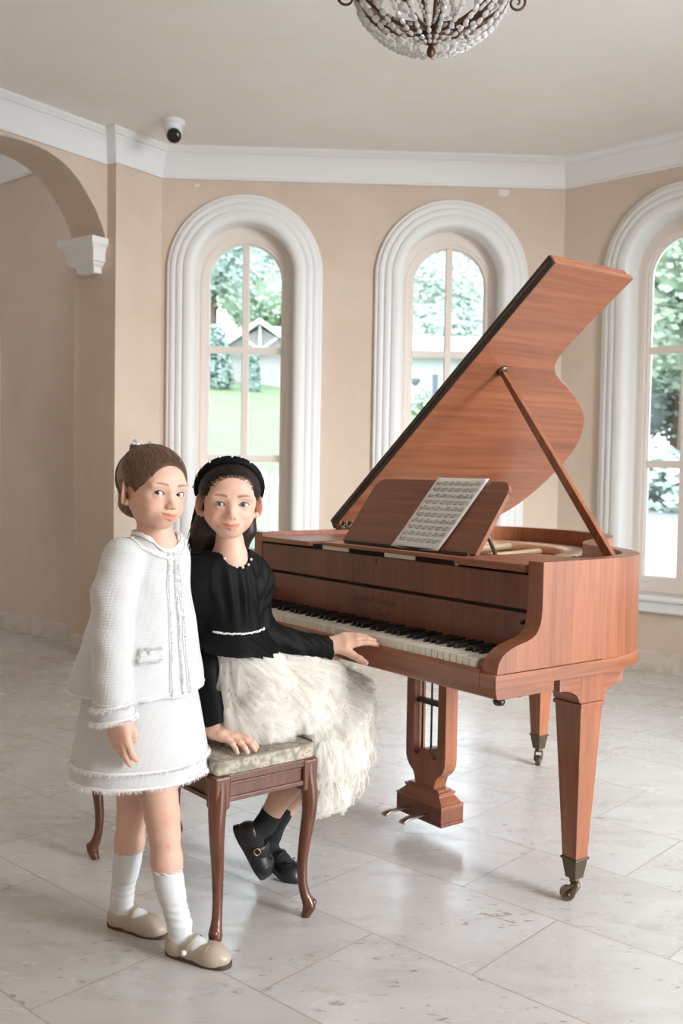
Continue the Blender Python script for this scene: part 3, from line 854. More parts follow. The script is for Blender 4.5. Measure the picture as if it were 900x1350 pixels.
# inside: soundboard and iron frame
ins = [tuple(q) for q in offset_poly(OUT + [(-PW, 0.40), (0, 0.40)][:1], 0.0)]
inner = [tuple(q) for q in offset_poly(OUT, 0.046)]
inner[0] = (-0.05, 0.40); inner[-1] = (-PW + 0.05, 0.40)
mb = MB(); mb.prism([(-0.052, 0.2)] + inner + [(-PW + 0.052, 0.2)], lambda p, h: (p[0], p[1], h), 0.80, 0.815); mb.build('soundboard', simple('spruce_soundboard', (0.55, 0.36, 0.17), 0.45), piano)
M['plate'] = simple('gilt_iron_frame', (0.62, 0.46, 0.30), 0.35, 0.35)
inner2 = [tuple(q) for q in offset_poly(OUT, 0.075)]
inner2[0] = (-0.078, 0.42); inner2[-1] = (-PW + 0.078, 0.42)
mb = MB(); 
n = len(inner2)
inner3 = [tuple(q) for q in offset_poly(OUT, 0.19)]; inner3[0] = (-0.2, 0.5); inner3[-1] = (-PW + 0.2, 0.5)
for L, z in ((inner2, 0.895), ([tuple(q) for q in offset_poly(OUT, 0.10)], 0.912), ([tuple(q) for q in offset_poly(OUT, 0.15)], 0.912), (inner3, 0.89)):
    mb.v += [(p[0], p[1], z) for p in L]
for j in range(3):
    for i in range(n - 1): mb.f.append((j * n + i, j * n + i + 1, (j + 1) * n + i + 1, (j + 1) * n + i))
o = mb.build('iron_frame', M['plate'], piano, True)
o.modifiers.new('thick', 'SOLIDIFY').thickness = 0.02
for i in range(5):
    x = -0.2 - 0.23 * i
    mb = MB(); mb.frustum((x, 0.46, 0.885), (0.014, 0.012), (x, 0.46, 0.925), (0.010, 0.01)); mb.v += []
    mb.tube([(x, 0.46, 0.905), (x - 0.08 - 0.02 * i, 0.80 + 0.11 * i if i < 5 else 1.2, 0.905)], 0.013, 8)
    mb.build('iron_strut', M['plate'], piano, True)
mb = MB(); mb.box(-PW + 0.08, -0.08, 0.44, 0.52, 0.855, 0.895); mb.build('pin_block', M['plate'], piano, bevel=0.004)
mb = MB()
for i in range(46):
    x = -0.10 - 0.0255 * i
    mb.tube([(x, 0.5, 0.885), (x - 0.03 - 0.004 * i * .3, min(0.78 + 0.011 * i * 1.1, 1.3), 0.872)], 0.0012, 4)
mb.build('strings', M['brass'], piano)
tag(piano.children[-1], kind=None)

# ---- lid, hinged on the bass side
TH = math.radians(38.2)
def lidp(a, v, t=0.0): return (-PW + a * math.cos(TH) - t * math.sin(TH), v, 0.969 + a * math.sin(TH) + t * math.cos(TH))
lp = catmull([(1.168, 0.872, 0), (1.079, 0.870, 0), (1.02, 0.871, 0), (0.975, 0.884, 0), (0.938, 0.915, 0), (0.904, 0.968, 0), (0.858, 1.065, 0), (0.801, 1.171, 0), (0.731, 1.271, 0), (0.668, 1.333, 0), (0.578, 1.394, 0),
              (0.467, 1.431, 0), (0.345, 1.441, 0), (0.224, 1.433, 0), (0.109, 1.398, 0), (0.035, 1.33, 0), (0.003, 1.21, 0), (0.0, 1.05, 0)], 5)
lo = [(0.0, 0.517), (1.367, 0.517), (1.367, 0.887), (1.283, 0.880)] + [(p.x, p.y) for p in lp]
mb = MB(); mb.prism(lo, lambda p, h: lidp(p[0], p[1], h), 0.0, 0.019)
lid = smooth_by_angle(mb.build('lid', M['wood_lid'], piano, bevel=0.003), 30)
mb = MB(); mb.prism([(0.0, 0.519), (1.367, 0.519), (1.367, 0.872), (0.0, 0.872)], lambda p, h: lidp(p[0], p[1], h), 0.0205, 0.037)
mb.build('lid_flap', M['wood_u'], piano, bevel=0.003)
# dark front edge with the long piano hinge
mb = MB(); mb.prism([(0.006, 0.5135), (1.360, 0.5135), (1.360, 0.5175), (0.006, 0.5175)], lambda p, h: lidp(p[0], p[1], h), 0.0005, 0.0175)
hg = mb.build('lid_edge', M['wood_edge'], piano, bevel=0.001)
mb = MB(); mb.prism([(0.004, 0.5145), (1.364, 0.5145), (1.364, 0.5195), (0.004, 0.5195)], lambda p, h: lidp(p[0], p[1], h), 0.0215, 0.0365)
mb.build('flap_edge', M['wood_edge'], piano, bevel=0.001)
mb = MB(); mb.tube([lidp(0.02, 0.5125, 0.0195), lidp(1.35, 0.5125, 0.0195)], 0.0028, 8)
for i in range(14): 
    a = 0.06 + 0.0965 * i
    mb.ball(lidp(a, 0.5135, 0.009), 0.0026, 6, 5); mb.ball(lidp(a, 0.5145, 0.029), 0.0026, 6, 5)
hp_ = mb.build('piano_hinge', M['bronze'], piano, True)
# ornamental hinge plate at the bass side
mb = MB()
for q in range(3):
    c = Vector((-PW + 0.03, 0.53 + 0.03 * q, 0.99))
    mb.tube([c + Vector((0.006, 0.012 * math.cos(t_), 0.014 * math.sin(t_))) for t_ in [2 * PI * i / 12 for i in range(13)]], 0.004, 6)
mb.tube([(-PW + 0.02, 0.515, 0.972), (-PW + 0.02, 0.61, 0.972)], 0.006, 8)
mb.build('lid_hinge', M['bronze'], piano, True)
# prop stick
pb, pt = Vector((-0.132, 0.605, 0.945)), Vector(lidp(0.912, 0.672, -0.004))
d = (pt - pb).normalized(); sx = d.cross(Vector((0, 1, 0))).normalized(); sy = d.cross(sx).normalized()
mb = MB()
v = []
for c, wx, wy in ((pb, 0.014, 0.010), (pb + (pt - pb) * 0.7, 0.0125, 0.009), (pt, 0.0085, 0.008)):
    for a, b_ in ((-1, -1), (1, -1), (1, 1), (-1, 1)): v.append(c + sx * a * wx + sy * b_ * wy)
mb.add(v, [(0, 1, 2, 3), (8, 9, 10, 11)] + [(j * 4 + i, j * 4 + (i + 1) % 4, j * 4 + 4 + (i + 1) % 4, j * 4 + 4 + i) for j in (0, 1) for i in range(4)])
prop = mb.build('lid_prop', M['wood_v'], piano, bevel=0.002)
mb = MB(); mb.lathe([(0.022, 0.0), (0.022, 0.006), (0.013, 0.010), (0.008, 0.010)], (0, 0, 0), 14, M=Matrix.Rotation(-TH, 3, 'Y').to_4x4() @ Matrix.Rotation(PI, 4, 'X'))
mb.v = [tuple(Vector(q) + Vector(lidp(0.915, 0.672, -0.0005))) for q in mb.v]
mb.build('prop_cup', M['bronze'], prop, True)
# small knobs below the key bed
for u in (-0.02, -0.06):
    vv = 0.03 if u == -0.02 else 0.14
    mb = MB(); mb.lathe([(0.006, 0.632), (0.014, 0.630), (0.016, 0.622), (0.012, 0.615)], (u, vv, 0), 12); mb.build('bed_screw', M['black'], piano, True)

# ---- legs
def leg(cx, cy, block=True, bracket=True, face=-0.035, caster=0.3):
    """square tapered leg; cx, cy its centre"""
    mb = MB()
    mb.frustum((cx, cy, 0.120), (0.0245, 0.0245), (cx, cy, 0.560), (0.046, 0.046))
    L = mb.build('leg', M['wood_v'], piano, bevel=0.0025)
    mb = MB(); mb.frustum((cx, cy, 0.556), (0.050, 0.050), (cx, cy, 0.568), (0.050, 0.050)); mb.frustum((cx, cy, 0.568), (0.046, 0.046), (cx, cy, 0.660), (0.046, 0.046))
    mb.build('leg_block', M['wood_v'], L, bevel=0.002)
    for sx_, ax in ((-1, 1), (1, 1), (-1, 0), (1, 0)):
        if ax == 0 and sx_ > 0: continue
        # bracket with a hollow quarter curve
        pts = [(0.046, 0.658), (0.134, 0.658), (0.134, 0.612)] + [(0.134 - 0.088 * math.sin(q) * 0.93 , 0.572 + 0.040 * math.cos(q)) for q in [PI / 2 * i / 8 for i in range(9)]] + [(0.046, 0.572)]
        mb = MB()
        if ax: mb.prism(pts, lambda p, h: (cx + h, cy + sx_ * p[0], p[1]), -0.045, 0.045)
        else: mb.prism(pts, lambda p, h: (cx + sx_ * p[0], cy + h, p[1]), -0.045, 0.045)
        smooth_by_angle(mb.build('leg_bracket', M['wood_h'], L, bevel=0.002), 35)
    mb = MB(); mb.frustum((cx, cy, 0.066), (0.0175, 0.0175), (cx, cy, 0.122), (0.0258, 0.0258)); mb.frustum((cx, cy, 0.119), (0.0285, 0.0285), (cx, cy, 0.126), (0.0285, 0.0285))
    mb.build('ferrule', M['bronze'], L, bevel=0.0015)
    ca = thing('caster', None, None, (cx, cy, 0), caster); ca.parent = L
    wx = -0.018
    mb = MB(); mb.tube([(wx, -0.010, 0.021), (wx, 0.010, 0.021)], 0.0205, 20); mb.tube([(wx, -0.0105, 0.021), (wx, 0.0105, 0.021)], 0.012, 14)
    smooth_by_angle(mb.build('caster_wheel', M['bronze'], ca, bevel=0.002), 30)
    mb = MB()
    mb.tube([(0, 0, 0.068), (0, 0, 0.052)], [0.015, 0.012], 14)
    for y in (-0.0145, 0.0145):
        mb.tube([(0.004, y * .8, 0.057), (0.006, y, 0.045), (-0.004, y, 0.030), (wx - 0.002, y, 0.021)], [0.008, 0.009, 0.009, 0.007], 8, flat=(1, 0.45))
    mb.tube([(wx, -0.018, 0.021), (wx, 0.018, 0.021)], 0.0045, 10)
    mb.build('caster_fork', M['bronze'], ca, True)
    return L
leg(-0.088, 0.418, caster=0.9)
leg(-1.035, 1.335, caster=2.2)
leg(-1.283, 0.418, caster=0.5)

# ---- pedal lyre
lc = -0.716
mb = MB()
mb.frustum((lc, 0.442, 0.052), (0.1105, 0.050), (lc, 0.442, 0.064), (0.1115, 0.050)); mb.frustum((lc, 0.442, 0.064), (0.1105, 0.0495), (lc, 0.442, 0.112), (0.1105, 0.0495))
base_ = mb.build('lyre_base', M['wood_shaded'], piano, bevel=0.003)
mb = MB()
for (z0, a0, b0, z1, a1, b1) in ((0.112, .1105, .0495, .120, .1105, .0495), (0.120, .106, .045, .128, .098, .040), (0.128, .098, .040, .140, .083, .034), (0.140, .083, .034, .146, .080, .032), (0.146, .085, .036, .154, .085, .036), (0.154, .075, .030, .160, .070, .028)):
    mb.frustum((lc, 0.442, z0), (a0, b0), (lc, 0.442, z1), (a1, b1))
mb.build('lyre_moulding', M['wood_u'], base_)
outl = catmull([(0.046, 0.158, 0), (0.050, 0.175, 0), (0.058, 0.195, 0), (0.078, 0.212, 0), (0.092, 0.235, 0), (0.096, 0.27, 0), (0.096, 0.42, 0), (0.096, 0.585, 0), (0.102, 0.600, 0), (0.112, 0.612, 0), (0.116, 0.633, 0)], 5)
inl = [(0.058, 0.633), (0.058, 0.50), (0.058, 0.28), (0.055, 0.262), (0.046, 0.254), (0.036, 0.256), (0.028, 0.268), (0.018, 0.280), (0.0, 0.284)]
half = [(p.x, p.y) for p in outl] + inl
full = [(lc + x, z) for x, z in half] + [(lc - x, z) for x, z in half[::-1][1:]]
mb = MB(); mb.prism(full, lambda p, h: (p[0], h, p[1]), 0.418, 0.470)
lyre = smooth_by_angle(mb.build('lyre', M['wood_v'], piano, bevel=0.0025), 35)
mb = MB(); mb.box(lc - 0.058, lc + 0.058, 0.432, 0.456, 0.425, 0.441); mb.build('lyre_crossbar', M['wood_edge'], lyre, bevel=0.002)
for x in (-0.044, 0.0, 0.044):
    mb = MB(); mb.tube([(lc + x, 0.444, 0.256), (lc + x, 0.444, 0.634)], 0.0035, 8); mb.build('lyre_rod', M['black'], lyre, True)
for x in (-0.052, 0.036):
    mb = MB()
    pts = catmull([(lc + x, 0.40, 0.078), (lc + x, 0.345, 0.079), (lc + x, 0.315, 0.080), (lc + x, 0.298, 0.076), (lc + x, 0.290, 0.069)], 4)
    rad = [0.0085 + 0.006 * min(1, max(0, (0.385 - p.y) / 0.06)) for p in pts]; rad[-1] *= 0.7
    mb.tube(pts, rad, 10, flat=(0.42, 1.0)); mb.build('pedal', M['brass'], base_, True)

# sheet of music on the desk
sheet = thing('sheet_music', 'white sheet of printed music leaning on the piano music desk', 'sheet music', (0, 0, 0))
sheet.location = piano.matrix_basis @ Vector(desk(-0.55, 0.0)); sheet.rotation_euler = (0, 0, piano.rotation_euler[2])
off_ = Vector(desk(-0.55, 0.0))
pbl, pbr, ptl, ptr = (-0.690, -0.010), (-0.474, -0.012), (-0.655, 0.262), (-0.428, 0.263)
def sheetp(a, b, t):
    u0 = pbl[0] + (ptl[0] - pbl[0]) * b; u1 = pbr[0] + (ptr[0] - pbr[0]) * b
    h = -0.006 + 0.270 * b
    lift = 0.004 + 0.016 * max(0, 0.35 - b) ** 1.5 + 0.007 * (1 - math.sin(PI * a)) * (0.4 + 0.6 * (1 - b)) * 0.5
    return tuple(Vector(desk(u0 + (u1 - u0) * a, h, -lift - t)) - off_)
v = []; f = []
na, nb = 12, 16
for t in (0.0, 0.0006):
    for j in range(nb + 1):
        for i in range(na + 1): v.append(sheetp(i / na, j / nb, t))
q = (na + 1) * (nb + 1)
for j in range(nb):
    for i in range(na):
        a = j * (na + 1) + i; f.append((a, a + 1, a + na + 2, a + na + 1)); f.append((q + a, q + a + na + 1, q + a + na + 2, q + a + 1))
bd = [i for i in range(na + 1)] + [j * (na + 1) + na for j in range(1, nb + 1)] + [nb * (na + 1) + i for i in range(na - 1, -1, -1)] + [j * (na + 1) for j in range(nb - 1, 0, -1)]
for i in range(len(bd)): a, b_ = bd[i], bd[(i + 1) % len(bd)]; f.append((a, b_, q + b_, q + a))
mobj('paper', v, f, simple('music_paper', (0.74, 0.735, 0.71), 0.6), sheet, True)
rng = random.Random(3)
mb = MB()
def strip(a0, b0, a1, b1, wd):
    n = max(2, int(abs(a1 - a0) * 12))
    for i in range(n):
        p0 = (a0 + (a1 - a0) * i / n, b0 + (b1 - b0) * i / n); p1 = (a0 + (a1 - a0) * (i + 1) / n, b0 + (b1 - b0) * (i + 1) / n)
        dx, dy = (p1[0] - p0[0]) * 0.22, (p1[1] - p0[1]) * 0.27; L_ = math.hypot(dx, dy) + 1e-9
        ox, oy = -dy / L_ * wd / 0.22, dx / L_ * wd / 0.27
        mb.add([sheetp(p0[0] - ox, p0[1] - oy, .0010), sheetp(p1[0] - ox, p1[1] - oy, .0010), sheetp(p1[0] + ox, p1[1] + oy, .0010), sheetp(p0[0] + ox, p0[1] + oy, .0010)], [(0, 1, 2, 3)])
for sysm in range(5):
    for hand in range(2):
        b0 = 0.895 - sysm * 0.178 - hand * 0.078
        for ln in range(5): strip(0.07, b0 + ln * 0.0085, 0.94, b0 + ln * 0.0085, 0.00022)
        a = 0.10
        strip(0.075, b0, 0.075, b0 + 0.034, 0.0012)
        while a < 0.90:
            k = rng.choice((2, 3, 4)) if hand == 0 else 4
            hs = [rng.uniform(0.0, 0.03) if hand == 0 else (0.0 if i == 0 else 0.018 + 0.006 * i) for i in range(k)]
            for i in range(k):
                x = a + 0.026 * i; y = b0 + hs[i]
                strip(x - 0.007, y, x + 0.007, y + 0.002, 0.0013)
                strip(x + 0.006, y, x + 0.006, y + (0.03 if hand == 0 else -0.022), 0.0003)
            if k > 2: strip(a + 0.006, b0 + (0.05 if hand == 0 else -0.010), a + 0.006 + 0.026 * (k - 1), b0 + (0.047 if hand == 0 else -0.006), 0.0009)
            a += 0.026 * k + rng.uniform(0.02, 0.045)
    strip(0.065, 0.895 - sysm * 0.178 - 0.078, 0.065, 0.93 - sysm * 0.178, 0.0005)
mb.build('printed_notes', simple('printing_ink', (0.16, 0.155, 0.15), 0.7), sheet)
# ------------------------------------------------------------------ piano bench
BO = Vector((-0.304, 2.451, 0)); bx = Vector((0.630, -0.777, 0)).normalized()     # long direction, towards the camera end
bang = math.atan2(-0.780, 0.626)
bench = thing('piano_bench', 'carved wooden piano bench with a floral tapestry seat and curved legs', 'bench', (-0.404, 2.797, 0), bang)
# local: x long axis (half 0.345), y towards the piano (half 0.143)
BL, BWd = 0.368, 0.160
def cabriole(sx, sy):
    pts = []; rad = []
    for z, o, r in ((0.428, 0.000, 0.0235), (0.39, 0.002, 0.024), (0.355, 0.007, 0.0235), (0.32, 0.011, 0.0215), (0.27, 0.008, 0.0190), (0.21, 0.000, 0.0165), (0.15, -0.006, 0.0142), (0.095, -0.005, 0.0130), (0.06, 0.002, 0.0138), (0.042, 0.010, 0.0165), (0.030, 0.013, 0.0180), (0.018, 0.010, 0.0155), (0.008, 0.006, 0.013), (0.0, 0.005, 0.0125)):
        pts.append((sx * (BL - 0.024 + o * 0.75), sy * (BWd - 0.024 + o * 0.75), z)); rad.append(r)
    cp = catmull([(p[0], p[1], p[2]) for p in pts], 4); cr = [c.x for c in catmull([(r, 0, 0) for r in rad], 4)]
    mb = MB(); mb.tube(cp, cr, 14)
    # scroll toe
    c = Vector((sx * (BL - 0.024 + 0.016), sy * (BWd - 0.024 + 0.016), 0.040))
    mb.ball(c, (0.012, 0.012, 0.010), 10, 7)
    L = mb.build('leg', M['bench_wood'], bench, True)
    # square corner post above the knee
    mb = MB(); mb.frustum((sx * (BL - 0.0245), sy * (BWd - 0.0245), 0.345), (0.0225, 0.0225), (sx * (BL - 0.0245), sy * (BWd - 0.0245), 0.431), (0.0245, 0.0245))
    mb.build('corner_post', M['bench_wood'], L, bevel=0.007, seg=3)
    return L
for sx in (-1, 1):
    for sy in (-1, 1): cabriole(sx, sy)
def apron(name, x0, x1, y0, y1):
    mb = MB(); mb.box(x0, x1, y0, y1, 0.362, 0.430)
    A_ = mb.build(name, M['bench_wood'], bench, bevel=0.002)
    ax = abs(x1 - x0) > abs(y1 - y0)
    s = 1 if (y0 + y1 if ax else x0 + x1) > 0 else -1
    for z0, z1, o in ((0.362, 0.374, 0.006), (0.412, 0.431, 0.008), (0.404, 0.409, 0.003)):
        mb = MB()
        if ax: yy = (y1 if s > 0 else y0); mb.box(x0, x1, min(yy, yy + s * o), max(yy, yy + s * o), z0, z1)
        else: xx = (x1 if s > 0 else x0); mb.box(min(xx, xx + s * o), max(xx, xx + s * o), y0, y1, z0, z1)
        mb.build('apron_moulding', M['bench_wood'], A_, bevel=0.002)
apron('apron', -BL + .04, BL - .04, BWd - 0.032, BWd - 0.012); apron('apron', -BL + .04, BL - .04, -BWd + 0.012, -BWd + 0.032)
apron('apron', BL - 0.032, BL - 0.012, -BWd + .04, BWd - .04); apron('apron', -BL + 0.012, -BL + 0.032, -BWd + .04, BWd - .04)
def tapestry():
    m, nt, b = base_mat('floral_tapestry')
    v = coords(nt, 'Object', (1, 1, 1))
    vo = nt.nodes.new('ShaderNodeTexVoronoi'); vo.inputs['Scale'].default_value = 48; vo.feature = 'F1'
    dn = nt.nodes.new('ShaderNodeVectorMath'); dn.operation = 'MULTIPLY_ADD'
    nz = nt.nodes.new('ShaderNodeTexNoise'); nz.inputs['Scale'].default_value = 18; nt.links.new(v, nz.inputs['Vector'])
    nt.links.new(nz.outputs['Color'], dn.inputs[0]); dn.inputs[1].default_value = (0.03, 0.03, 0.03); nt.links.new(v, dn.inputs[2])
    nt.links.new(dn.outputs[0], vo.inputs['Vector'])
    c1 = ramp(nt, vo.outputs['Distance'], [(0.0, (0.42, 0.20, 0.145)), (0.20, (0.46, 0.26, 0.19)), (0.28, (0.54, 0.49, 0.41)), (0.5, (0.40, 0.36, 0.29)), (0.75, (0.26, 0.235, 0.19))])
    n2 = noise(nt, v, 30, 5, 0.7)
    c2 = ramp(nt, n2, [(0.38, (0.17, 0.155, 0.13)), (0.5, (0.34, 0.31, 0.25)), (0.62, (0.48, 0.44, 0.37))])
    big = noise(nt, v, 9, 2)
    c = mixc(nt, ramp(nt, big, [(0.36, (0, 0, 0)), (0.48, (0.9, 0.9, 0.9))]), c2, c1)
    nt.links.new(c, b.inputs['Base Color']); b.inputs['Roughness'].default_value = 0.9; b.inputs['Specular IOR Level'].default_value = 0.15
    bump(nt, b, noise(nt, v, 240, 3), 0.35, 0.002)
    return m
M['tapestry'] = tapestry()
# cushion: a softly domed slab
nx_, ny_ = 40, 20; v = []; f = []
cx0, cy0 = BL - 0.004, BWd - 0.004
def sup(a): return math.copysign(min(1, abs(a)) , a)
for j in range(ny_ + 1):
    for i in range(nx_ + 1):
        x = -1 + 2 * i / nx_; y = -1 + 2 * j / ny_
        rx = 1 - 0.02 * (abs(y) ** 8); ry = 1 - 0.04 * (abs(x) ** 8)
        dome = 0.014 * (1 - abs(x) ** 4) * (1 - abs(y) ** 3)
        v.append((x * cx0 * rx, y * cy0 * ry, 0.470 + dome))
q = len(v)
for i in range(len(v)):
    x, y, z = v[i]; v.append((x, y, 0.4305))
for j in range(ny_):
    for i in range(nx_):
        a = j * (nx_ + 1) + i; f.append((a, a + 1, a + nx_ + 2, a + nx_ + 1)); f.append((q + a, q + a + nx_ + 1, q + a + nx_ + 2, q + a + 1))
bd = [i for i in range(nx_ + 1)] + [j * (nx_ + 1) + nx_ for j in range(1, ny_ + 1)] + [ny_ * (nx_ + 1) + i for i in range(nx_ - 1, -1, -1)] + [j * (nx_ + 1) for j in range(ny_ - 1, 0, -1)]
for i in range(len(bd)): a, b_ = bd[i], bd[(i + 1) % len(bd)]; f.append((a, b_, q + b_, q + a))
cu = mobj('seat_cushion', v, f, M['tapestry'], bench, bevel=0.006, seg=3); smooth_by_angle(cu, 50)
ring = [Vector(v[i]) + Vector((0, 0, 0.0005)) for i in bd]
mb = MB(); mb.tube([p for p in ring] + [ring[0]], 0.0028, 6); mb.build('piping', simple('dark_piping', (0.23, 0.19, 0.15), 0.9), cu, True)

# ------------------------------------------------------------------ security camera on the ceiling
cm = thing('security_camera', 'white dome security camera on the ceiling above the left cornice', 'camera', (-1.02, 5.90, H), 0)
mb = MB(); mb.lathe([(0.068, 0.0), (0.070, -0.012), (0.066, -0.022), (0.058, -0.026), (0.054, -0.06), (0.045, -0.075)], (0, 0, 0), 28); smooth_by_angle(mb.build('mount', M['plastic_white'], cm), 30)
mb = MB(); mb.ball((0.006, -0.018, -0.085), 0.049, 24, 16); hd = mb.build('head', M['plastic_white'], cm, True)
R_ = Vector((0.22, -0.86, -0.46)).to_track_quat('Z', 'Y').to_matrix().to_4x4()
c0 = Vector((0.006, -0.018, -0.085))
mb = MB(); mb.lathe([(0.041, 0.020), (0.042, 0.044), (0.038, 0.051), (0.034, 0.051), (0.034, 0.046)], c0, 24, M=R_); smooth_by_angle(mb.build('lens_hood', M['black'], hd), 30)
mb = MB(); mb.lathe([(0.033, 0.045), (0.030, 0.049), (0.016, 0.052), (0.004, 0.053)], c0, 20, M=R_); smooth_by_angle(mb.build('lens', M['lens'], hd), 40)

# ------------------------------------------------------------------ chandelier
CH = Vector((0.270, 3.35, 0.0))
ch = thing('chandelier', 'bronze basket chandelier strung with clear crystal beads', 'chandelier', (CH.x, CH.y, H))
def CZ(z): return z - H
m, nt, b = base_mat('crystal_bead')
b.inputs['Base Color'].default_value = (0.86, 0.84, 0.82, 1); b.inputs['Roughness'].default_value = 0.08; b.inputs['Transmission Weight'].default_value = 0.55; b.inputs['IOR'].default_value = 1.5
M['crystal'] = m
RR = 0.245
zc = 2.745                                     # hoop height
mb = MB()
mb.lathe([(0.004, CZ(2.560)), (0.011, CZ(2.566)), (0.0145, CZ(2.578)), (0.011, CZ(2.590)), (0.007, CZ(2.597)), (0.014, CZ(2.602)), (0.030, CZ(2.612)), (0.034, CZ(2.620)), (0.030, CZ(2.628)), (0.020, CZ(2.632)), (0.019, CZ(2.650)), (0.024, CZ(2.655)), (0.010, CZ(2.662))], (0, 0, 0), 20)
smooth_by_angle(mb.build('finial', M['chandelier_bronze'], ch), 40)
mb = MB(); mb.lathe([(RR - 0.004, CZ(zc - .012)), (RR + 0.004, CZ(zc - .012)), (RR + 0.006, CZ(zc)), (RR + 0.004, CZ(zc + .012)), (RR - 0.004, CZ(zc + .012))], (0, 0, 0), 48)
mb.f = [q for q in mb.f if len(q) == 4]; nq = 48
mb.f += [((4 * nq) + k, (4 * nq) + (k + 1) % nq, (k + 1) % nq, k) for k in range(nq)]
mb.build('hoop', M['chandelier_bronze'], ch, True)
mb = MB(); mb.lathe([(0.196, CZ(2.722)), (0.200, CZ(2.722)), (0.206, CZ(2.765)), (0.202, CZ(2.765))], (0, 0, 0), 48); mb.f = [q for q in mb.f if len(q) == 4] + [(3 * 48 + k, 3 * 48 + (k + 1) % 48, (k + 1) % 48, k) for k in range(48)]
smooth_by_angle(mb.build('inner_band', M['chandelier_bronze'], ch), 30)
for k in range(8):
    a = 2 * PI * k / 8 + 0.2; c, s = math.cos(a), math.sin(a)
    mb = MB(); mb.tube(catmull([(0.018 * c, 0.018 * s, CZ(2.640)), (0.09 * c, 0.09 * s, CZ(2.652)), (0.175 * c, 0.175 * s, CZ(2.690)), (RR * c, RR * s, CZ(zc))], 6), [0.0055] * 19, 8, flat=(1, 1))
    mb.build('rib', M['chandelier_bronze'], ch, True)
for k in range(4):
    a = 2 * PI * k / 4 + 0.35; c, s = math.cos(a), math.sin(a)
    mb = MB(); mb.tube(catmull([(0.016 * c, 0.016 * s, CZ(2.645)), (0.035 * c, 0.035 * s, CZ(2.76)), (0.05 * c, 0.05 * s, CZ(2.90)), (0.02 * c, 0.02 * s, CZ(3.05))], 6), [0.0065] * 19, 8)
    mb.build('stem_rod', M['chandelier_bronze'], ch, True)
def scroll(a):
    c, s = math.cos(a), math.sin(a); pts = []
    for i in range(34):
        t = i / 33; ang = -0.3 - t * 3.2 * PI; r = 0.030 * (1 - t) + 0.006
        d = RR + 0.036 + r * math.cos(ang + PI * .9); z = zc + 0.002 + r * math.sin(ang + PI * .9) * 1.0
        pts.append((d * c, d * s, CZ(z)))
    pre = [((RR) * c, (RR) * s, CZ(zc + 0.0))]
    mb = MB(); mb.tube(pre + pts, [0.005] + [0.0052 - 0.002 * i / 33 for i in range(34)], 8)
    return mb.build('scroll', M['chandelier_bronze'], ch, True)
for k in range(6): scroll(PI + 0.03 + 2 * PI * k / 6)
mb = MB(); mb.lathe([(0.060, CZ(H)), (0.062, CZ(H - .01)), (0.045, CZ(H - .025)), (0.02, CZ(H - .05)), (0.012, CZ(H - 0.07)), (0.010, CZ(3.02)), (0.03, CZ(3.00)), (0.012, CZ(2.98))], (0, 0, 0), 24); smooth_by_angle(mb.build('canopy', M['chandelier_bronze'], ch), 40)
for k in range(6):
    a = 2 * PI * k / 6 + 0.25; c, s = math.cos(a), math.sin(a)
    mb = MB(); mb.tube(catmull([(0.015 * c, 0.015 * s, CZ(2.80)), (0.11 * c, 0.11 * s, CZ(2.78)), (0.17 * c, 0.17 * s, CZ(2.84)), (0.18 * c, 0.18 * s, CZ(2.90))], 6), 0.005, 8); A_ = mb.build('candle_arm', M['chandelier_bronze'], ch, True)
    mb = MB(); mb.lathe([(0.012, CZ(2.895)), (0.03, CZ(2.905)), (0.032, CZ(2.91)), (0.012, CZ(2.912)), (0.012, CZ(2.98)), (0.002, CZ(2.985))], (0.18 * c, 0.18 * s, 0), 14); mb.build('candle_sleeve', M['ivory'], A_, True)
# bead strings: below the hoop to the finial and from the hoop up to the crown
def string(pts, n, r0, r1):
    mb = MB()
    for i in range(n):
        t = (i + 0.5) / n; p = pts[min(int(t * (len(pts) - 1)), len(pts) - 2)]; q = pts[min(int(t * (len(pts) - 1)) + 1, len(pts) - 1)]
        fr = t * (len(pts) - 1) - int(t * (len(pts) - 1)); c = p + (q - p) * fr; d = (q - p).normalized()
        R3 = d.to_track_quat('Z', 'Y').to_matrix().to_4x4(); r = r0 + (r1 - r0) * t
        mb.ball(c, (r * .80, r * 0.66, r * 1.10), 8, 6, M=R3)
    return mb.build('bead_string', M['crystal'], ch)
NS = 22
for k in range(NS):
    a = 2 * PI * k / NS; c, s = math.cos(a), math.sin(a)
    pts = catmull([(RR * c * 1.02, RR * s * 1.02, CZ(zc - 0.008)), (0.225 * c, 0.225 * s, CZ(2.690)), (0.175 * c, 0.175 * s, CZ(2.640)), (0.115 * c, 0.115 * s, CZ(2.605)), (0.045 * c, 0.045 * s, CZ(2.590))], 6)
    string(pts, 11, 0.0150, 0.0085)
for k in range(14):
    a = 2 * PI * (k + .5) / 14; c, s = math.cos(a), math.sin(a)
    pts = catmull([(RR * c, RR * s, CZ(zc + 0.02)), (0.20 * c, 0.20 * s, CZ(2.82)), (0.13 * c, 0.13 * s, CZ(2.91)), (0.05 * c, 0.05 * s, CZ(3.0))], 6)
    string(pts, 10, 0.0150, 0.0105)
for k in range(12):
    a = 2 * PI * (k + .3) / 12; c, s = math.cos(a), math.sin(a)
    pts = catmull([(RR * 0.98 * c, RR * 0.98 * s, CZ(zc + 0.03)), (0.17 * c, 0.17 * s, CZ(2.70)), (0.09 * c, 0.09 * s, CZ(2.668)), (0.024 * c, 0.024 * s, CZ(2.662))], 6)
    string(pts, 10, 0.0115, 0.007)
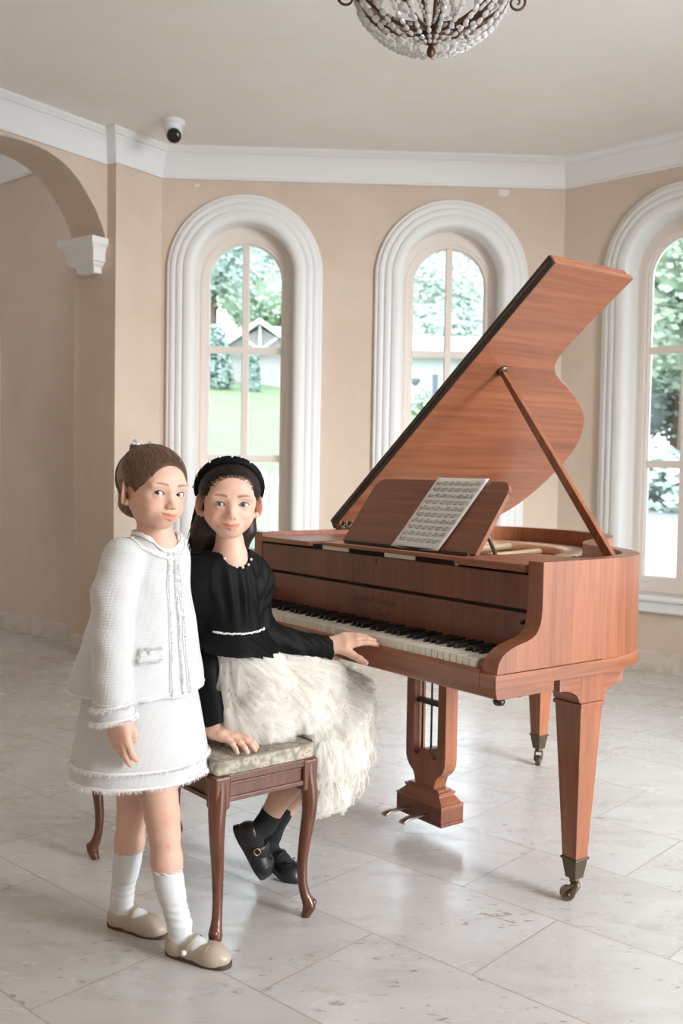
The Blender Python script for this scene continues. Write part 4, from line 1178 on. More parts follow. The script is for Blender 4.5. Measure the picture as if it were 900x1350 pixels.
# ------------------------------------------------------------------ organic surfaces: blended solids, meshed by surface nets
class Field:
    def __init__(s, xs, ys, zs):
        s.ax = [np.asarray(a, np.float32) for a in (xs, ys, zs)]
        s.F = np.full([len(a) for a in s.ax], 1.0, np.float32)
    def win(s, lo, hi):
        sl = []
        for a, l, h in zip(s.ax, lo, hi):
            i = max(int(np.searchsorted(a, l)) - 1, 0); j = min(int(np.searchsorted(a, h)) + 1, len(a))
            if j <= i: return None
            sl.append(slice(i, j))
        return tuple(sl)
    def pts(s, sl):
        return (s.ax[0][sl[0]][:, None, None], s.ax[1][sl[1]][None, :, None], s.ax[2][sl[2]][None, None, :])
    def op(s, fn, lo, hi, k=0.0, mode='u'):
        sl = s.win(lo, hi)
        if sl is None: return
        d = fn(*s.pts(sl)).astype(np.float32); A = s.F[sl]
        if mode == 'u':
            if k > 0: h = np.maximum(k - np.abs(A - d), 0) / k; s.F[sl] = np.minimum(A, d) - h * h * k * .25
            else: s.F[sl] = np.minimum(A, d)
        elif mode == 's':
            d = -d
            if k > 0: h = np.maximum(k - np.abs(A - d), 0) / k; s.F[sl] = np.maximum(A, d) + h * h * k * .25
            else: s.F[sl] = np.maximum(A, d)
    def cone(s, a, b, r0, r1, k=0.01, mode='u', X=None):
        a = np.array(a, float); b = np.array(b, float)
        if X is not None: a = X.p(a); b = X.p(b); r0 *= X.s; r1 *= X.s; k *= X.s
        m = max(r0, r1) + k + 0.006
        ba = b - a; L2 = float(ba @ ba) + 1e-12
        def fn(x, y, z):
            t = np.clip(((x - a[0]) * ba[0] + (y - a[1]) * ba[1] + (z - a[2]) * ba[2]) / L2, 0, 1)
            return np.sqrt((x - a[0] - t * ba[0]) ** 2 + (y - a[1] - t * ba[1]) ** 2 + (z - a[2] - t * ba[2]) ** 2) - (r0 + (r1 - r0) * t)
        s.op(fn, np.minimum(a, b) - m, np.maximum(a, b) + m, k, mode)
    def chain(s, P, R, k=0.01, X=None, mode='u'):
        for i in range(len(P) - 1): s.cone(P[i], P[i + 1], R[i], R[i + 1], k, mode, X)
    def ell(s, c, r, k=0.01, mode='u', X=None, rot=None):
        c = np.array(c, float); r = np.array(r, float); Rm = np.eye(3) if rot is None else np.array(rot)
        if X is not None: c = X.p(c); r = r * X.s; k *= X.s; Rm = X.R @ Rm
        m = float(r.max()) + k + 0.006
        def fn(x, y, z):
            x, y, z = x - c[0], y - c[1], z - c[2]
            q = [(x * Rm[0, i] + y * Rm[1, i] + z * Rm[2, i]) for i in range(3)]
            k0 = np.sqrt(sum((q[i] / r[i]) ** 2 for i in range(3))); k1 = np.sqrt(sum((q[i] / r[i] ** 2) ** 2 for i in range(3))) + 1e-6
            return k0 * (k0 - 1) / k1
        s.op(fn, c - m, c + m, k, mode)
    def mesh(s):
        F = s.F; ax = s.ax; ins = F < 0
        nx, ny, nz = F.shape; D = F.shape
        cid = lambda i, j, k: (i * ny + j) * nz + k
        cells = []; pos = []; quads = []
        for d in range(3):
            a = [slice(None)] * 3; b = [slice(None)] * 3; a[d] = slice(0, -1); b[d] = slice(1, None)
            cr = np.argwhere(ins[tuple(a)] != ins[tuple(b)])
            if not len(cr): continue
            o = [(d + 1) % 3, (d + 2) % 3]
            ok = (cr[:, o[0]] > 0) & (cr[:, o[1]] > 0) & (cr[:, o[0]] < D[o[0]] - 1) & (cr[:, o[1]] < D[o[1]] - 1)
            cr = cr[ok]; n = cr.copy(); n[:, d] += 1
            f0 = F[tuple(cr.T)]; f1 = F[tuple(n.T)]; t = f0 / (f0 - f1)
            P = np.stack([ax[i][cr[:, i]] for i in range(3)], 1).astype(np.float64)
            P[:, d] += t * (ax[d][cr[:, d] + 1] - ax[d][cr[:, d]])
            ids = []
            for u, v in ((1, 1), (0, 1), (0, 0), (1, 0)):
                c = cr.copy(); c[:, o[0]] -= u; c[:, o[1]] -= v
                ids.append(cid(c[:, 0], c[:, 1], c[:, 2])); cells.append(ids[-1]); pos.append(P)
            q = np.stack(ids, 1); fl = f0 > 0
            q[fl] = q[fl][:, ::-1]
            quads.append(q)
        cells = np.concatenate(cells); pos = np.concatenate(pos); quads = np.concatenate(quads)
        uq, inv = np.unique(cells, return_inverse=True)
        cnt = np.bincount(inv); V = np.stack([np.bincount(inv, pos[:, i]) / cnt for i in range(3)], 1)
        Q = np.searchsorted(uq, quads)
        return V, Q

class Xf:
    """frame: origin, three axes (columns of R) and a scale"""
    def __init__(s, o, x, y, sc=1.0, flip=False):
        x = np.array(x, float); x /= np.linalg.norm(x); y = np.array(y, float); y -= x * (x @ y); y /= np.linalg.norm(y)
        s.o = np.array(o, float); s.R = np.stack([x, y, np.cross(x, y) * (-1 if flip else 1)], 1); s.s = sc
    def p(s, q): return s.o + s.R @ (np.array(q, float) * s.s)
    def v(s, q): return s.R @ np.array(q, float)
    def inv(s, P): return ((P - s.o) @ s.R) / s.s

def grid(*segs):
    """grid((start, end, step), ...) -> one increasing axis"""
    out = []
    for a, b, h in segs:
        n = max(int(round((b - a) / h)), 1); out.append(a + (b - a) * np.arange(n) / n)
    out.append(np.array([segs[-1][1]])); return np.concatenate(out)

def relax(V, Q, n=1, lam=0.5):
    E = np.concatenate([Q[:, [0, 1]], Q[:, [1, 2]], Q[:, [2, 3]], Q[:, [3, 0]]]); E = np.concatenate([E, E[:, ::-1]])
    cnt = np.bincount(E[:, 0], minlength=len(V))[:, None]
    for _ in range(n):
        S = np.stack([np.bincount(E[:, 0], V[E[:, 1], i], minlength=len(V)) for i in range(3)], 1) / np.maximum(cnt, 1)
        V = V + lam * (S - V)
    return V

def npmesh(name, V, Q, mat, parent=None, col=None):
    me = bpy.data.meshes.new(name)
    Q = np.asarray(Q, np.int32); k = Q.shape[1]
    me.vertices.add(len(V)); me.vertices.foreach_set('co', np.asarray(V, np.float32).ravel())
    me.loops.add(Q.size); me.loops.foreach_set('vertex_index', Q.ravel())
    me.polygons.add(len(Q)); me.polygons.foreach_set('loop_start', np.arange(0, Q.size, k, dtype=np.int32)); me.polygons.foreach_set('loop_total', np.full(len(Q), k, np.int32))
    me.polygons.foreach_set('use_smooth', np.ones(len(Q), bool))
    me.update(calc_edges=True); me.validate()
    if col is not None:
        a = me.color_attributes.new('tone', 'FLOAT_COLOR', 'POINT')
        a.data.foreach_set('color', np.concatenate([col, np.ones((len(col), 1))], 1).astype(np.float32).ravel())
    me.materials.append(mat)
    o = bpy.data.objects.new(name, me); link(o, parent); return o

def fieldmesh(name, F, mat, parent=None, sm=1, colfn=None):
    V, Q = F.mesh(); V = relax(V, Q, sm, 0.45)
    return npmesh(name, V, Q, mat, parent, None if colfn is None else colfn(V))

from mathutils.bvhtree import BVHTree
def bvh_of(o):
    me = o.data
    v = np.empty(len(me.vertices) * 3, np.float32); me.vertices.foreach_get('co', v)
    return BVHTree.FromPolygons([Vector(p) for p in v.reshape(-1, 3).tolist()], [tuple(p.vertices) for p in me.polygons])
def snap(b, p, off=0.0):
    r = b.find_nearest(Vector(p)); return r[0] + r[1] * off, r[1]

def skin_mat(name):
    m, nt, b = base_mat(name)
    a = nt.nodes.new('ShaderNodeAttribute'); a.attribute_name = 'tone'
    n = noise(nt, coords(nt, 'Object'), 55, 4, 0.6)
    c = mixc(nt, 1.0, a.outputs['Color'], ramp(nt, n, [(0.3, (0.95, 0.94, 0.93)), (0.7, (1.03, 1.03, 1.03))]), 'MULTIPLY')
    nt.links.new(c, b.inputs['Base Color'])
    b.inputs['Roughness'].default_value = 0.5; b.inputs['Specular IOR Level'].default_value = 0.35
    b.inputs['Subsurface Weight'].default_value = 0.12; b.inputs['Subsurface Radius'].default_value = (0.010, 0.004, 0.002); b.inputs['Subsurface Scale'].default_value = 0.5
    return m
M['skin'] = skin_mat('child_skin')

def head_field(F, X, open_mouth=0.0, smile=1.0):
    E = F.ell; Cn = F.cone
    E((0, -.008, .031), (.0705, .086, .067), .01, X=X)
    E((0, .020, -.014), (.0545, .062, .064), .022, X=X)
    E((0, .040, .036), (.052, .040, .037), .022, X=X)
    for s in (-1, 1):
        Cn((s * .0425, .006, -.032), (s * .0150, .050, -.0640), .017, .0130, .024, X=X)
        E((s * .0325, .051, -.034), (.0205, .0215, .022), .018, X=X)
        E((s * .028, .071, .017), (.024, .010, .0085), .02, X=X)
        E((s * .0455, .040, .000), (.0125, .021, .016), .018, X=X)
    E((0, .057, -.0655), (.0180, .0185, .0140), .020, X=X)
    E((0, .069, -.050), (.024, .0185, .017), .016, X=X)
    # eye hollows
    for s in (-1, 1):
        E((s * .0295, .0905, .0015), (.0185, .0125, .0105), .012, 's', X=X)
    # nose
    Cn((0, .0750, .006), (0, .0893, -.0255), .0062, .0070, .014, X=X)
    E((0, .0922, -.0272), (.0074, .0074, .0068), .006, X=X)
    for s in (-1, 1):
        E((s * .0085, .0855, -.0300), (.0054, .0080, .0055), .005, X=X)
        E((s * .0046, .0905, -.0355), (.0028, .0040, .0026), .003, 's', X=X)
    # lips
    sm = 0.003 * smile
    up = [(-.0215, .0765, -.0515 + sm), (-.013, .0842, -.0497 + sm * .4), (-.0045, .0880, -.0478), (0, .0876, -.0490), (.0045, .0880, -.0478), (.013, .0842, -.0497 + sm * .4), (.0215, .0765, -.0515 + sm)]
    F.chain(up, [.0016, .0026, .0032, .0030, .0032, .0026, .0016], .003, X=X)
    g = .0028 * open_mouth
    dn = [(-.019, .0775, -.0532 + sm - g * .3), (-.010, .0842, -.0556 + sm * .2 - g), (0, .0866, -.0570 - g), (.010, .0842, -.0556 + sm * .2 - g), (.019, .0775, -.0532 + sm - g * .3)]
    F.chain(dn, [.0018, .0034, .0043, .0034, .0018], .003, X=X)
    oy, oz = .0022 * open_mouth, .0010 * open_mouth
    cr = [(-.0225, .0805, -.0520 + sm), (-.012, .0888 - oy, -.0524 + sm * .35 - oz), (0, .0918 - oy, -.0530 - oz), (.012, .0888 - oy, -.0524 + sm * .35 - oz), (.0225, .0805, -.0520 + sm)]
    F.chain(cr, [.0014, .0020 + g * .35, .0021 + g * .5, .0020 + g * .35, .0014], .002, X=X, mode='s')
    # lids round the eyes, then the almond opening
    EY = (.0290, .0640, .0)
    for s in (-1, 1):
        E((s * EY[0], EY[1], EY[2]), (.0147, .0147, .0147), .005, X=X)
        c = X.p((s * EY[0], EY[1], EY[2])); Rm = X.R; sc = X.s
        def fn(x, y, z, s=s, c=c):
            x, y, z = x - c[0], y - c[1], z - c[2]
            a = (x * Rm[0, 0] + y * Rm[1, 0] + z * Rm[2, 0]) / sc * s; b = (x * Rm[0, 1] + y * Rm[1, 1] + z * Rm[2, 1]) / sc; cc = (x * Rm[0, 2] + y * Rm[1, 2] + z * Rm[2, 2]) / sc
            u = (a - 0.0003) / .0148
            top = .0062 * (1 - np.abs(u) ** 2.2) + .0010 * u; bot = -.0047 * (1 - np.abs(u) ** 2.0) + .0010 * u
            return np.maximum(np.maximum(cc - top, bot - cc), .004 - b) * sc
        F.op(fn, c - .03 * sc, c + .03 * sc, .0008, 's')
    # ears
    for s in (-1, 1):
        q = math.radians(38) * s; R3 = np.array([[math.cos(q), math.sin(q), 0], [-math.sin(q), math.cos(q), 0], [0, 0, 1.0]])
        E((s * .0725, -.012, -.006), (.0062, .0195, .0285), .006, X=X, rot=R3)
        E((s * .0790, -.0085, -.004), (.0045, .0100, .017), .004, 's', X=X, rot=R3)
        E((s * .0680, -.002, -.029), (.0060, .0075, .0085), .004, X=X)

def head_colour(X, lip=(0.62, 0.22, 0.17), base=(0.70, 0.435, 0.325), blush=(0.74, 0.36, 0.27), brow=(0.26, 0.15, 0.10), browz=.0195, lash=(0.10, 0.06, 0.045), sm=1.0, op=0.0):
    base = np.array(base); blush = np.array(blush); lip = np.array(lip); brow = np.array(brow)
    def fn(V):
        q = X.inv(V); x, y, z = q.T; ax = np.abs(x)
        C = np.tile(base, (len(V), 1))
        def mix(w, c): w = np.clip(w, 0, 1)[:, None]; C[:] = C * (1 - w) + np.array(c) * w
        near = (np.abs(z) < .14) & (ax < .1) & (np.abs(y) < .13)
        front = near & (y > .02)
        mix(front * np.exp(-(((ax - .040) / .019) ** 2 + ((z + .030) / .017) ** 2)) * .55, blush)
        mix(front * np.exp(-((x / .010) ** 2 + ((z + .028) / .008) ** 2)) * .35, blush)
        mix(near * np.exp(-(((ax - .078) / .012) ** 2 + ((z + .008) / .028) ** 2)) * (ax > .066) * .5, blush)
        # lips
        smz = .003 * sm * (ax / .0215) ** 2
        u = np.clip(ax / .0225, 0, 1); zu = -.0455 - .0009 * np.cos(np.clip(ax / .0045, 0, PI)) - .0052 * u ** 1.7 + smz; zl = -.0606 - .0026 * op + (.0075 + .0026 * op) * u ** 2 + smz
        w = (np.clip((zu - z) / .0011 + .5, 0, 1) * np.clip((z - zl) / .0012 + .5, 0, 1) * np.clip((.0235 - ax) / .002, 0, 1)) * (y > .07)
        mix(w * .85, lip)
        mix((y > .070) * np.exp(-(((z + .0525 - smz) / .0009) ** 2)) * np.clip((.0225 - ax) / .002, 0, 1) * (.6 - .45 * op), (0.30, 0.09, 0.07))
        # brows
        bz = browz + .0038 * np.sin(np.clip((ax - .010) / .036, 0, 1) * PI * .78) - .0005
        th = .0033 * np.clip(1.25 - (ax - .010) / .044, .3, 1)
        w = np.exp(-((z - bz) / th) ** 2) * np.clip((ax - .0105) / .004, 0, 1) * np.clip((.047 - ax) / .008, 0, 1) * front
        mix(w * .92, brow)
        return C
    return fn

def eye_parts(X, parent, look, iris=(0.20, 0.24, 0.22), white=(0.78, 0.77, 0.76), s=1):
    """one eyeball with iris, pupil and upper lashes, in the head frame X; look is a world direction"""
    c = X.p((s * .0290, .0640, 0)); r = .0134 * X.s
    d = Vector(look).normalized()
    ball = MB(); ball.ball(c, r, 28, 20)
    o = ball.build('eyeball', M['eye_white'], parent, True)
    R4 = d.to_track_quat('Z', 'Y').to_matrix().to_4x4()
    def cap(nm, a0, a1, rr, mat):
        n = 28; prof = [(rr * math.sin(a), rr * math.cos(a)) for a in [a0 + (a1 - a0) * i / 6 for i in range(7)]]
        v = []; f = []
        for pr, pz in prof:
            for k in range(n):
                q = R4 @ Vector((pr * math.cos(2 * PI * k / n), pr * math.sin(2 * PI * k / n), pz)); v.append(q + Vector(c))
        for i in range(6):
            for k in range(n): f.append((i * n + k, i * n + (k + 1) % n, (i + 1) * n + (k + 1) % n, (i + 1) * n + k))
        return mobj(nm, v, f, mat, o, True)
    cap('iris', 0.0, math.radians(29), r * 1.010, iris)
    cap('iris_ring', math.radians(26), math.radians(30), r * 1.013, M['limbal'])
    cap('pupil', 0.0, math.radians(11.5), r * 1.016, M['pupil'])
    # lash line following the upper lid
    pts = []; P2 = []
    for i in range(15):
        u = -1 + 2 * i / 14
        a = .0148 * u + .0003; zt = .0062 * (1 - abs(u) ** 2.2) + .0010 * u
        b = math.sqrt(max(.0150 ** 2 - a * a - zt * zt, 1e-8))
        pts.append(X.p((s * (.0290 + a), .0640 + b, zt + .0002)))
        zb = -.0047 * (1 - abs(u) ** 2) + .0010 * u; b2 = math.sqrt(max(.0146 ** 2 - a * a - zb * zb, 1e-8))
        P2.append(X.p((s * (.0290 + a), .0640 + b2, zb - .0002)))
    mb = MB(); mb.tube(pts, [(.0004 + .0008 * math.sin(PI * min(1, (i + 2) / 16))) * X.s for i in range(15)], 6)
    for i in range(3, 15, 2):
        p = Vector(pts[i]); fwd = Vector(X.v((s * (-.15 + .05 * i), 1, .55))).normalized()
        mb.tube([p, p + fwd * .0014 * X.s, p + (fwd + Vector(X.v((0, -.1, .5)))) * .0021 * X.s], [.0003 * X.s, .0002 * X.s, .0001 * X.s], 4)
    mb.build('eyelashes', M['lash'], o, True)
    mb = MB(); mb.tube(P2, .00028 * X.s, 5); mb.build('lower_lashes', M['lash_soft'], o, True)
    return o
M['eye_white'] = simple('eye_white', (0.74, 0.72, 0.71), 0.12)
M['pupil'] = simple('pupil', (0.006, 0.005, 0.005), 0.06, spec=0.8)
M['limbal'] = simple('iris_ring', (0.05, 0.055, 0.055), 0.1)
M['lash'] = simple('lashes', (0.035, 0.022, 0.017), 0.6)
M['lash_soft'] = simple('lower_lashes', (0.30, 0.16, 0.12), 0.6)
def iris_mat(name, c0, c1):
    m, nt, b = base_mat(name)
    n = noise(nt, coords(nt, 'Object'), 900, 3)
    nt.links.new(ramp(nt, n, [(0.35, c0), (0.65, c1)]), b.inputs['Base Color']); b.inputs['Roughness'].default_value = 0.06; b.inputs['Specular IOR Level'].default_value = 0.8
    return m
M['iris_hazel'] = iris_mat('hazel_iris', (0.09, 0.075, 0.05), (0.17, 0.15, 0.10))
M['iris_blue'] = iris_mat('grey_blue_iris', (0.12, 0.16, 0.17), (0.24, 0.29, 0.29))

def hand_field(F, X, curl, spread=(6, 1, -4, -10), thumb=None, k=.0035):
    """wrist at the origin, fingers along x, thumb side +y, back of the hand +z; curl: three angles (degrees) per finger"""
    kn = [(.066, .0215, .001), (.0685, .0075, .002), (.0645, -.0065, .001), (.0575, -.0195, -.001)]
    ln = [(.027, .0175, .0135), (.0295, .019, .0145), (.0272, .018, .0138), (.0215, .0135, .012)]
    rd = [.0076, .0078, .0074, .0066]
    F.chain([(-.05, 0, 0), (-.012, 0, 0), (.010, 0, 0)], [.0245, .0205, .0195], .012, X=X)
    for (x, y, z), r in zip(kn, rd):
        F.chain([(.004, y * .62, 0), (.035, y * .85, .001), (x, y, z)], [.0145, .0125, r * 1.22], .010, X=X)
    F.chain([(.010, .010, -.004), (.040, .016, -.004)], [.013, .010], .012, X=X)
    tips = []
    for i in range(4):
        p = np.array(kn[i]); ang = 0; sp = math.radians(spread[i]); r = rd[i]
        P = [p]; 
        for j in range(3):
            ang += math.radians(curl[i][j])
            p = p + ln[i][j] * np.array([math.cos(ang) * math.cos(sp), math.cos(ang) * math.sin(sp), -math.sin(ang)]); P.append(p)
        F.chain(P[:2], [r * 1.08, r], k + .002, X=X); F.chain(P[1:], [r * 1.0, r * .93, r * .80], k, X=X)
        d = P[3] - P[2]; tips.append((P[3], d / np.linalg.norm(d), r))
    if thumb is None: thumb = [(.014, .018, -.006), (.040, .036, -.010), (.058, .045, -.012), (.073, .051, -.012)]
    F.chain(thumb, [.0135, .0102, .0092, .0076], .006, X=X)
    return tips

M['tweed'] = None
def tweed(name, col):
    m, nt, b = base_mat(name)
    v = coords(nt, 'Object')
    w1 = nt.nodes.new('ShaderNodeTexWave'); w1.inputs['Scale'].default_value = 85; w1.inputs['Distortion'].default_value = 4.0; w1.inputs['Detail'].default_value = 2; w1.bands_direction = 'Z'
    mp = nt.nodes.new('ShaderNodeMapping'); mp.inputs['Rotation'].default_value = (0, 0, 0.7); nt.links.new(v, mp.inputs[0])
    w2 = nt.nodes.new('ShaderNodeTexWave'); w2.inputs['Scale'].default_value = 46; w2.inputs['Distortion'].default_value = 2.0; w2.bands_direction = 'X'
    nt.links.new(v, w1.inputs['Vector']); nt.links.new(mp.outputs[0], w2.inputs['Vector'])
    mul = nt.nodes.new('ShaderNodeMath'); mul.operation = 'ADD'; nt.links.new(w1.outputs['Fac'], mul.inputs[0]); nt.links.new(w2.outputs['Fac'], mul.inputs[1])
    n = noise(nt, v, 320, 4, 0.7)
    ad = nt.nodes.new('ShaderNodeMath'); ad.operation = 'MULTIPLY_ADD'; nt.links.new(mul.outputs[0], ad.inputs[0]); ad.inputs[1].default_value = 0.45; nt.links.new(n, ad.inputs[2])
    c = ramp(nt, n, [(0.3, tuple(x * 0.93 for x in col)), (0.7, col)])
    nt.links.new(c, b.inputs['Base Color']); b.inputs['Roughness'].default_value = 0.85; b.inputs['Specular IOR Level'].default_value = 0.2
    b.inputs['Sheen Weight'].default_value = 0.25; b.inputs['Sheen Roughness'].default_value = 0.5
    bump(nt, b, ad.outputs[0], 0.38, 0.0018)
    return m
M['tweed'] = tweed('white_tweed', (0.65, 0.648, 0.64))
M['fringe'] = simple('white_fringe', (0.84, 0.838, 0.83), 0.85)
M['pearl'] = simple('pearl', (0.80, 0.77, 0.74), 0.15, coat=0.6)
def knit(name, col):
    m, nt, b = base_mat(name)
    w1 = nt.nodes.new('ShaderNodeTexWave'); w1.inputs['Scale'].default_value = 130; w1.inputs['Distortion'].default_value = 2.5; w1.bands_direction = 'Z'
    nt.links.new(coords(nt, 'Object'), w1.inputs['Vector'])
    b.inputs['Base Color'].default_value = (*col, 1); b.inputs['Roughness'].default_value = 0.85; b.inputs['Sheen Weight'].default_value = 0.2
    bump(nt, b, w1.outputs['Fac'], 0.12, 0.0008)
    return m
M['knit'] = knit('white_sock_knit', (0.68, 0.68, 0.68))
M['beige_leather'] = simple('beige_satin_leather', (0.46, 0.385, 0.305), 0.36)
M['brown_sole'] = simple('brown_sole', (0.09, 0.05, 0.035), 0.6)
M['black_leather'] = simple('black_leather', (0.012, 0.011, 0.012), 0.33)
M['black_knit'] = simple('black_knit', (0.010, 0.010, 0.011), 0.9)
def velvet():
    m, nt, b = base_mat('black_velvet')
    n = noise(nt, coords(nt, 'Object'), 14, 4, 0.6)
    nt.links.new(ramp(nt, n, [(0.3, (0.0025, 0.0025, 0.003)), (0.7, (0.006, 0.006, 0.0065))]), b.inputs['Base Color'])
    b.inputs['Roughness'].default_value = 0.6; b.inputs['Specular IOR Level'].default_value = 0.12
    b.inputs['Sheen Weight'].default_value = 0.06; b.inputs['Sheen Roughness'].default_value = 0.2; b.inputs['Sheen Tint'].default_value = (0.5, 0.5, 0.55, 1)
    bump(nt, b, n, 0.2, 0.01)
    return m
M['velvet'] = velvet()
def hairmat(name, a, c):
    m, nt, b = base_mat(name)
    v = coords(nt, 'Object')
    n = noise(nt, v, 260, 3, 0.6)
    nt.links.new(ramp(nt, n, [(0.3, a), (0.7, c)]), b.inputs['Base Color'])
    b.inputs['Roughness'].default_value = 0.42; b.inputs['Specular IOR Level'].default_value = 0.4
    return m
M['hair_brown'] = hairmat('light_brown_hair', (0.095, 0.052, 0.031), (0.25, 0.15, 0.094))
M['hair_dark'] = hairmat('dark_brown_hair', (0.014, 0.008, 0.006), (0.034, 0.019, 0.014))

def fringe_hairs(rng, path, b, n, length, out=0.0012, drop=(0, 0, -1), spread=.6, rad=.00055):
    """short loose threads along a path of points snapped to a garment"""
    mb = MB(); m = len(path)
    for i in range(n):
        t = rng.uniform(0, m - 1.001); j = int(t); p = Vector(path[j]).lerp(Vector(path[j + 1]), t - j)
        q, nn = snap(b, p, out)
        d = (Vector(drop) * rng.uniform(.4, 1) + nn * rng.uniform(.1, .7) + Vector(rng.normal(size=3).tolist()) * spread).normalized()
        L = length * rng.uniform(.5, 1.2)
        mb.tube([q, q + d * L * .5 + nn * .001, q + d * L], [rad, rad * .8, rad * .4], 3)
    return mb

def ribbon(path, b, w, h, lift=.001, wav=0.0, seed=0):
    """a raised trim strip along a path, lying on the garment"""
    mb = MB(); rg = random.Random(seed); v = []; f = []
    P = [snap(b, p, lift) for p in path]; n = len(P)
    for i, (p, nn) in enumerate(P):
        t = (P[min(i + 1, n - 1)][0] - P[max(i - 1, 0)][0]).normalized(); s = t.cross(nn).normalized()
        j = 1 + wav * rg.uniform(-1, 1)
        for a, c in ((-1, 0), (-.8, .8), (0, 1.0), (.8, .8), (1, 0), (0, -.8)):
            v.append(p + s * a * w * j + nn * c * h)
    for i in range(n - 1):
        for k in range(6): f.append((i * 6 + k, i * 6 + (k + 1) % 6, i * 6 + 6 + (k + 1) % 6, i * 6 + 6 + k))
    f.append(tuple(range(6))); f.append(tuple((n - 1) * 6 + k for k in range(6)))
    mb.add(v, f); return mb

def shoe(parent, heel, fdir, up, L, mats, strap='pearl', side=-1, name='shoe', sole_h=.010):
    """heel: ground point under the back of the heel; fdir forward; up: normal of the sole"""
    up = np.array(up, float); up /= np.linalg.norm(up); fd = np.array(fdir, float); fd -= up * (up @ fd)
    X = Xf(heel, fd, np.cross(up, fd), L / .175)
    c = [X.p((a, b_, z)) for a in (-.02, .2) for b_ in (-.05, .05) for z in (-.01, .09)]
    lo = np.min(c, 0) - .004; hi = np.max(c, 0) + .004; h = .0022
    F = Field(*[grid((lo[i], hi[i], h)) for i in range(3)])
    F.ell((.031, 0, .030), (.031, .027, .034), .01, X=X)
    F.chain([(.030, 0, .026), (.075, -side * .002, .022), (.130, 0, .020)], [.026, .026, .030], .012, X=X)
    F.ell((.128, -side * .002, .018), (.047, .0355, .0265), .014, X=X)
    def cut(x, y, z):
        q = [(x - X.o[0]) * X.R[0, i] + (y - X.o[1]) * X.R[1, i] + (z - X.o[2]) * X.R[2, i] for i in range(3)]
        return np.maximum(sole_h * .6 - q[2] / X.s, 0) * 0 + (q[2] / X.s - sole_h * .6) * X.s * 1.0
    F.F = np.maximum(F.F, -cut(*F.pts((slice(None),) * 3)))
    F.ell((.066, 0, .066), (.054, .0205, .044), .003, 's', X=X)
    F.ell((.040, 0, .075), (.034, .0225, .040), .003, 's', X=X)
    S = fieldmesh(name, F, mats[0], parent, 2)
    n = 40; ol = []
    for i in range(n):
        q = 2 * PI * i / n; cx = math.cos(q); sy_ = math.sin(q)
        x = .0875 + .0895 * cx; w = .0285 + .009 * max(0, cx) ** .8 * (1 if 1 else 0) - .004 * math.exp(-((x - .065) / .03) ** 2)
        ol.append((x, w * math.copysign(abs(sy_) ** .75, sy_)))
    mb = MB(); mb.prism(ol, lambda p, h_: tuple(X.p((p[0], p[1] - side * .001, h_))), 0.0, sole_h)
    smooth_by_angle(mb.build('sole', mats[1], S), 40)
    # strap over the instep
    pts = [X.p(p) for p in ((.070, side * .0295, .020), (.074, side * .0275, .040), (.080, side * .016, .0555), (.084, 0, .0605), (.082, -side * .016, .0555), (.078, -side * .0275, .040), (.076, -side * .0295, .020))]
    cp = catmull([tuple(p) for p in pts], 6); upv = Vector(X.v((1, 0, 0)))
    v = []; f = []
    for i, p in enumerate(cp):
        t = (cp[min(i + 1, len(cp) - 1)] - cp[max(i - 1, 0)]).normalized(); a = (upv - t * upv.dot(t)).normalized(); nn = a.cross(t)
        for aa, bb in ((-1, -1), (1, -1), (1, 1), (-1, 1)): v.append(p + a * aa * .0062 * X.s + nn * bb * .0011 * X.s)
    for i in range(len(cp) - 1):
        for k_ in range(4): f.append((i * 4 + k_, i * 4 + (k_ + 1) % 4, i * 4 + 4 + (k_ + 1) % 4, i * 4 + 4 + k_))
    f += [(0, 1, 2, 3), tuple(len(v) - 4 + i for i in range(4))]
    mobj('strap', v, f, mats[0], S, True, bevel=.0006)
    # seam across the toe cap
    b = bvh_of(S); pts = []
    for i in range(15):
        y = -.036 + .072 * i / 14; pts.append(X.p((.128 - .010 * (y / .036) ** 2, y, .05)))
    tp = []
    for p in pts:
        r = b.ray_cast(Vector(p), Vector(X.v((0, 0, -1))))
        if r[0] is not None: tp.append(r[0] + Vector(X.v((0, 0, 1))) * .0004)
    if len(tp) > 3: m_ = MB(); m_.tube(tp, .0009 * X.s, 6); m_.build('toe_seam', mats[0], S, True)
    if strap == 'pearl':
        m_ = MB(); m_.ball(X.p((.070, side * .034, .028)), .0068, 16, 12); m_.build('pearl', M['pearl'], S, True)
    elif strap == 'buckle':
        c = Vector(X.p((.072, side * .0315, .036))); ax_, az_ = Vector(X.v((1, 0, 0))), Vector(X.v((0, -side * .35, 1))).normalized()
        m_ = MB(); q = [c + ax_ * a * .0095 + az_ * b_ * .0080 for a, b_ in ((-1, -.6), (-.6, -1), (.6, -1), (1, -.6), (1, .6), (.6, 1), (-.6, 1), (-1, .6))]
        m_.tube(q + [q[0]], .0022, 8, cap=False); m_.build('buckle', M['brass'], S, True)
        for sgn in (-1, 1):
            m_ = MB(); o0 = X.p((.118, 0, .047)); 
            lp = catmull([tuple(X.p(p)) for p in ((.118, 0, .048), (.122, sgn * .010, .053), (.117, sgn * .020, .051), (.112, sgn * .012, .049), (.118, 0, .048), (.128, sgn * .010, .046))], 5)
            m_.tube(lp, .0014, 6); m_.build('lace', mats[0], S, True)
    return S, X
# ------------------------------------------------------------------ the two girls
def settle(root):
    T = Matrix.Translation(-Vector(root.location))
    for c in root.children: c.matrix_parent_inverse = T

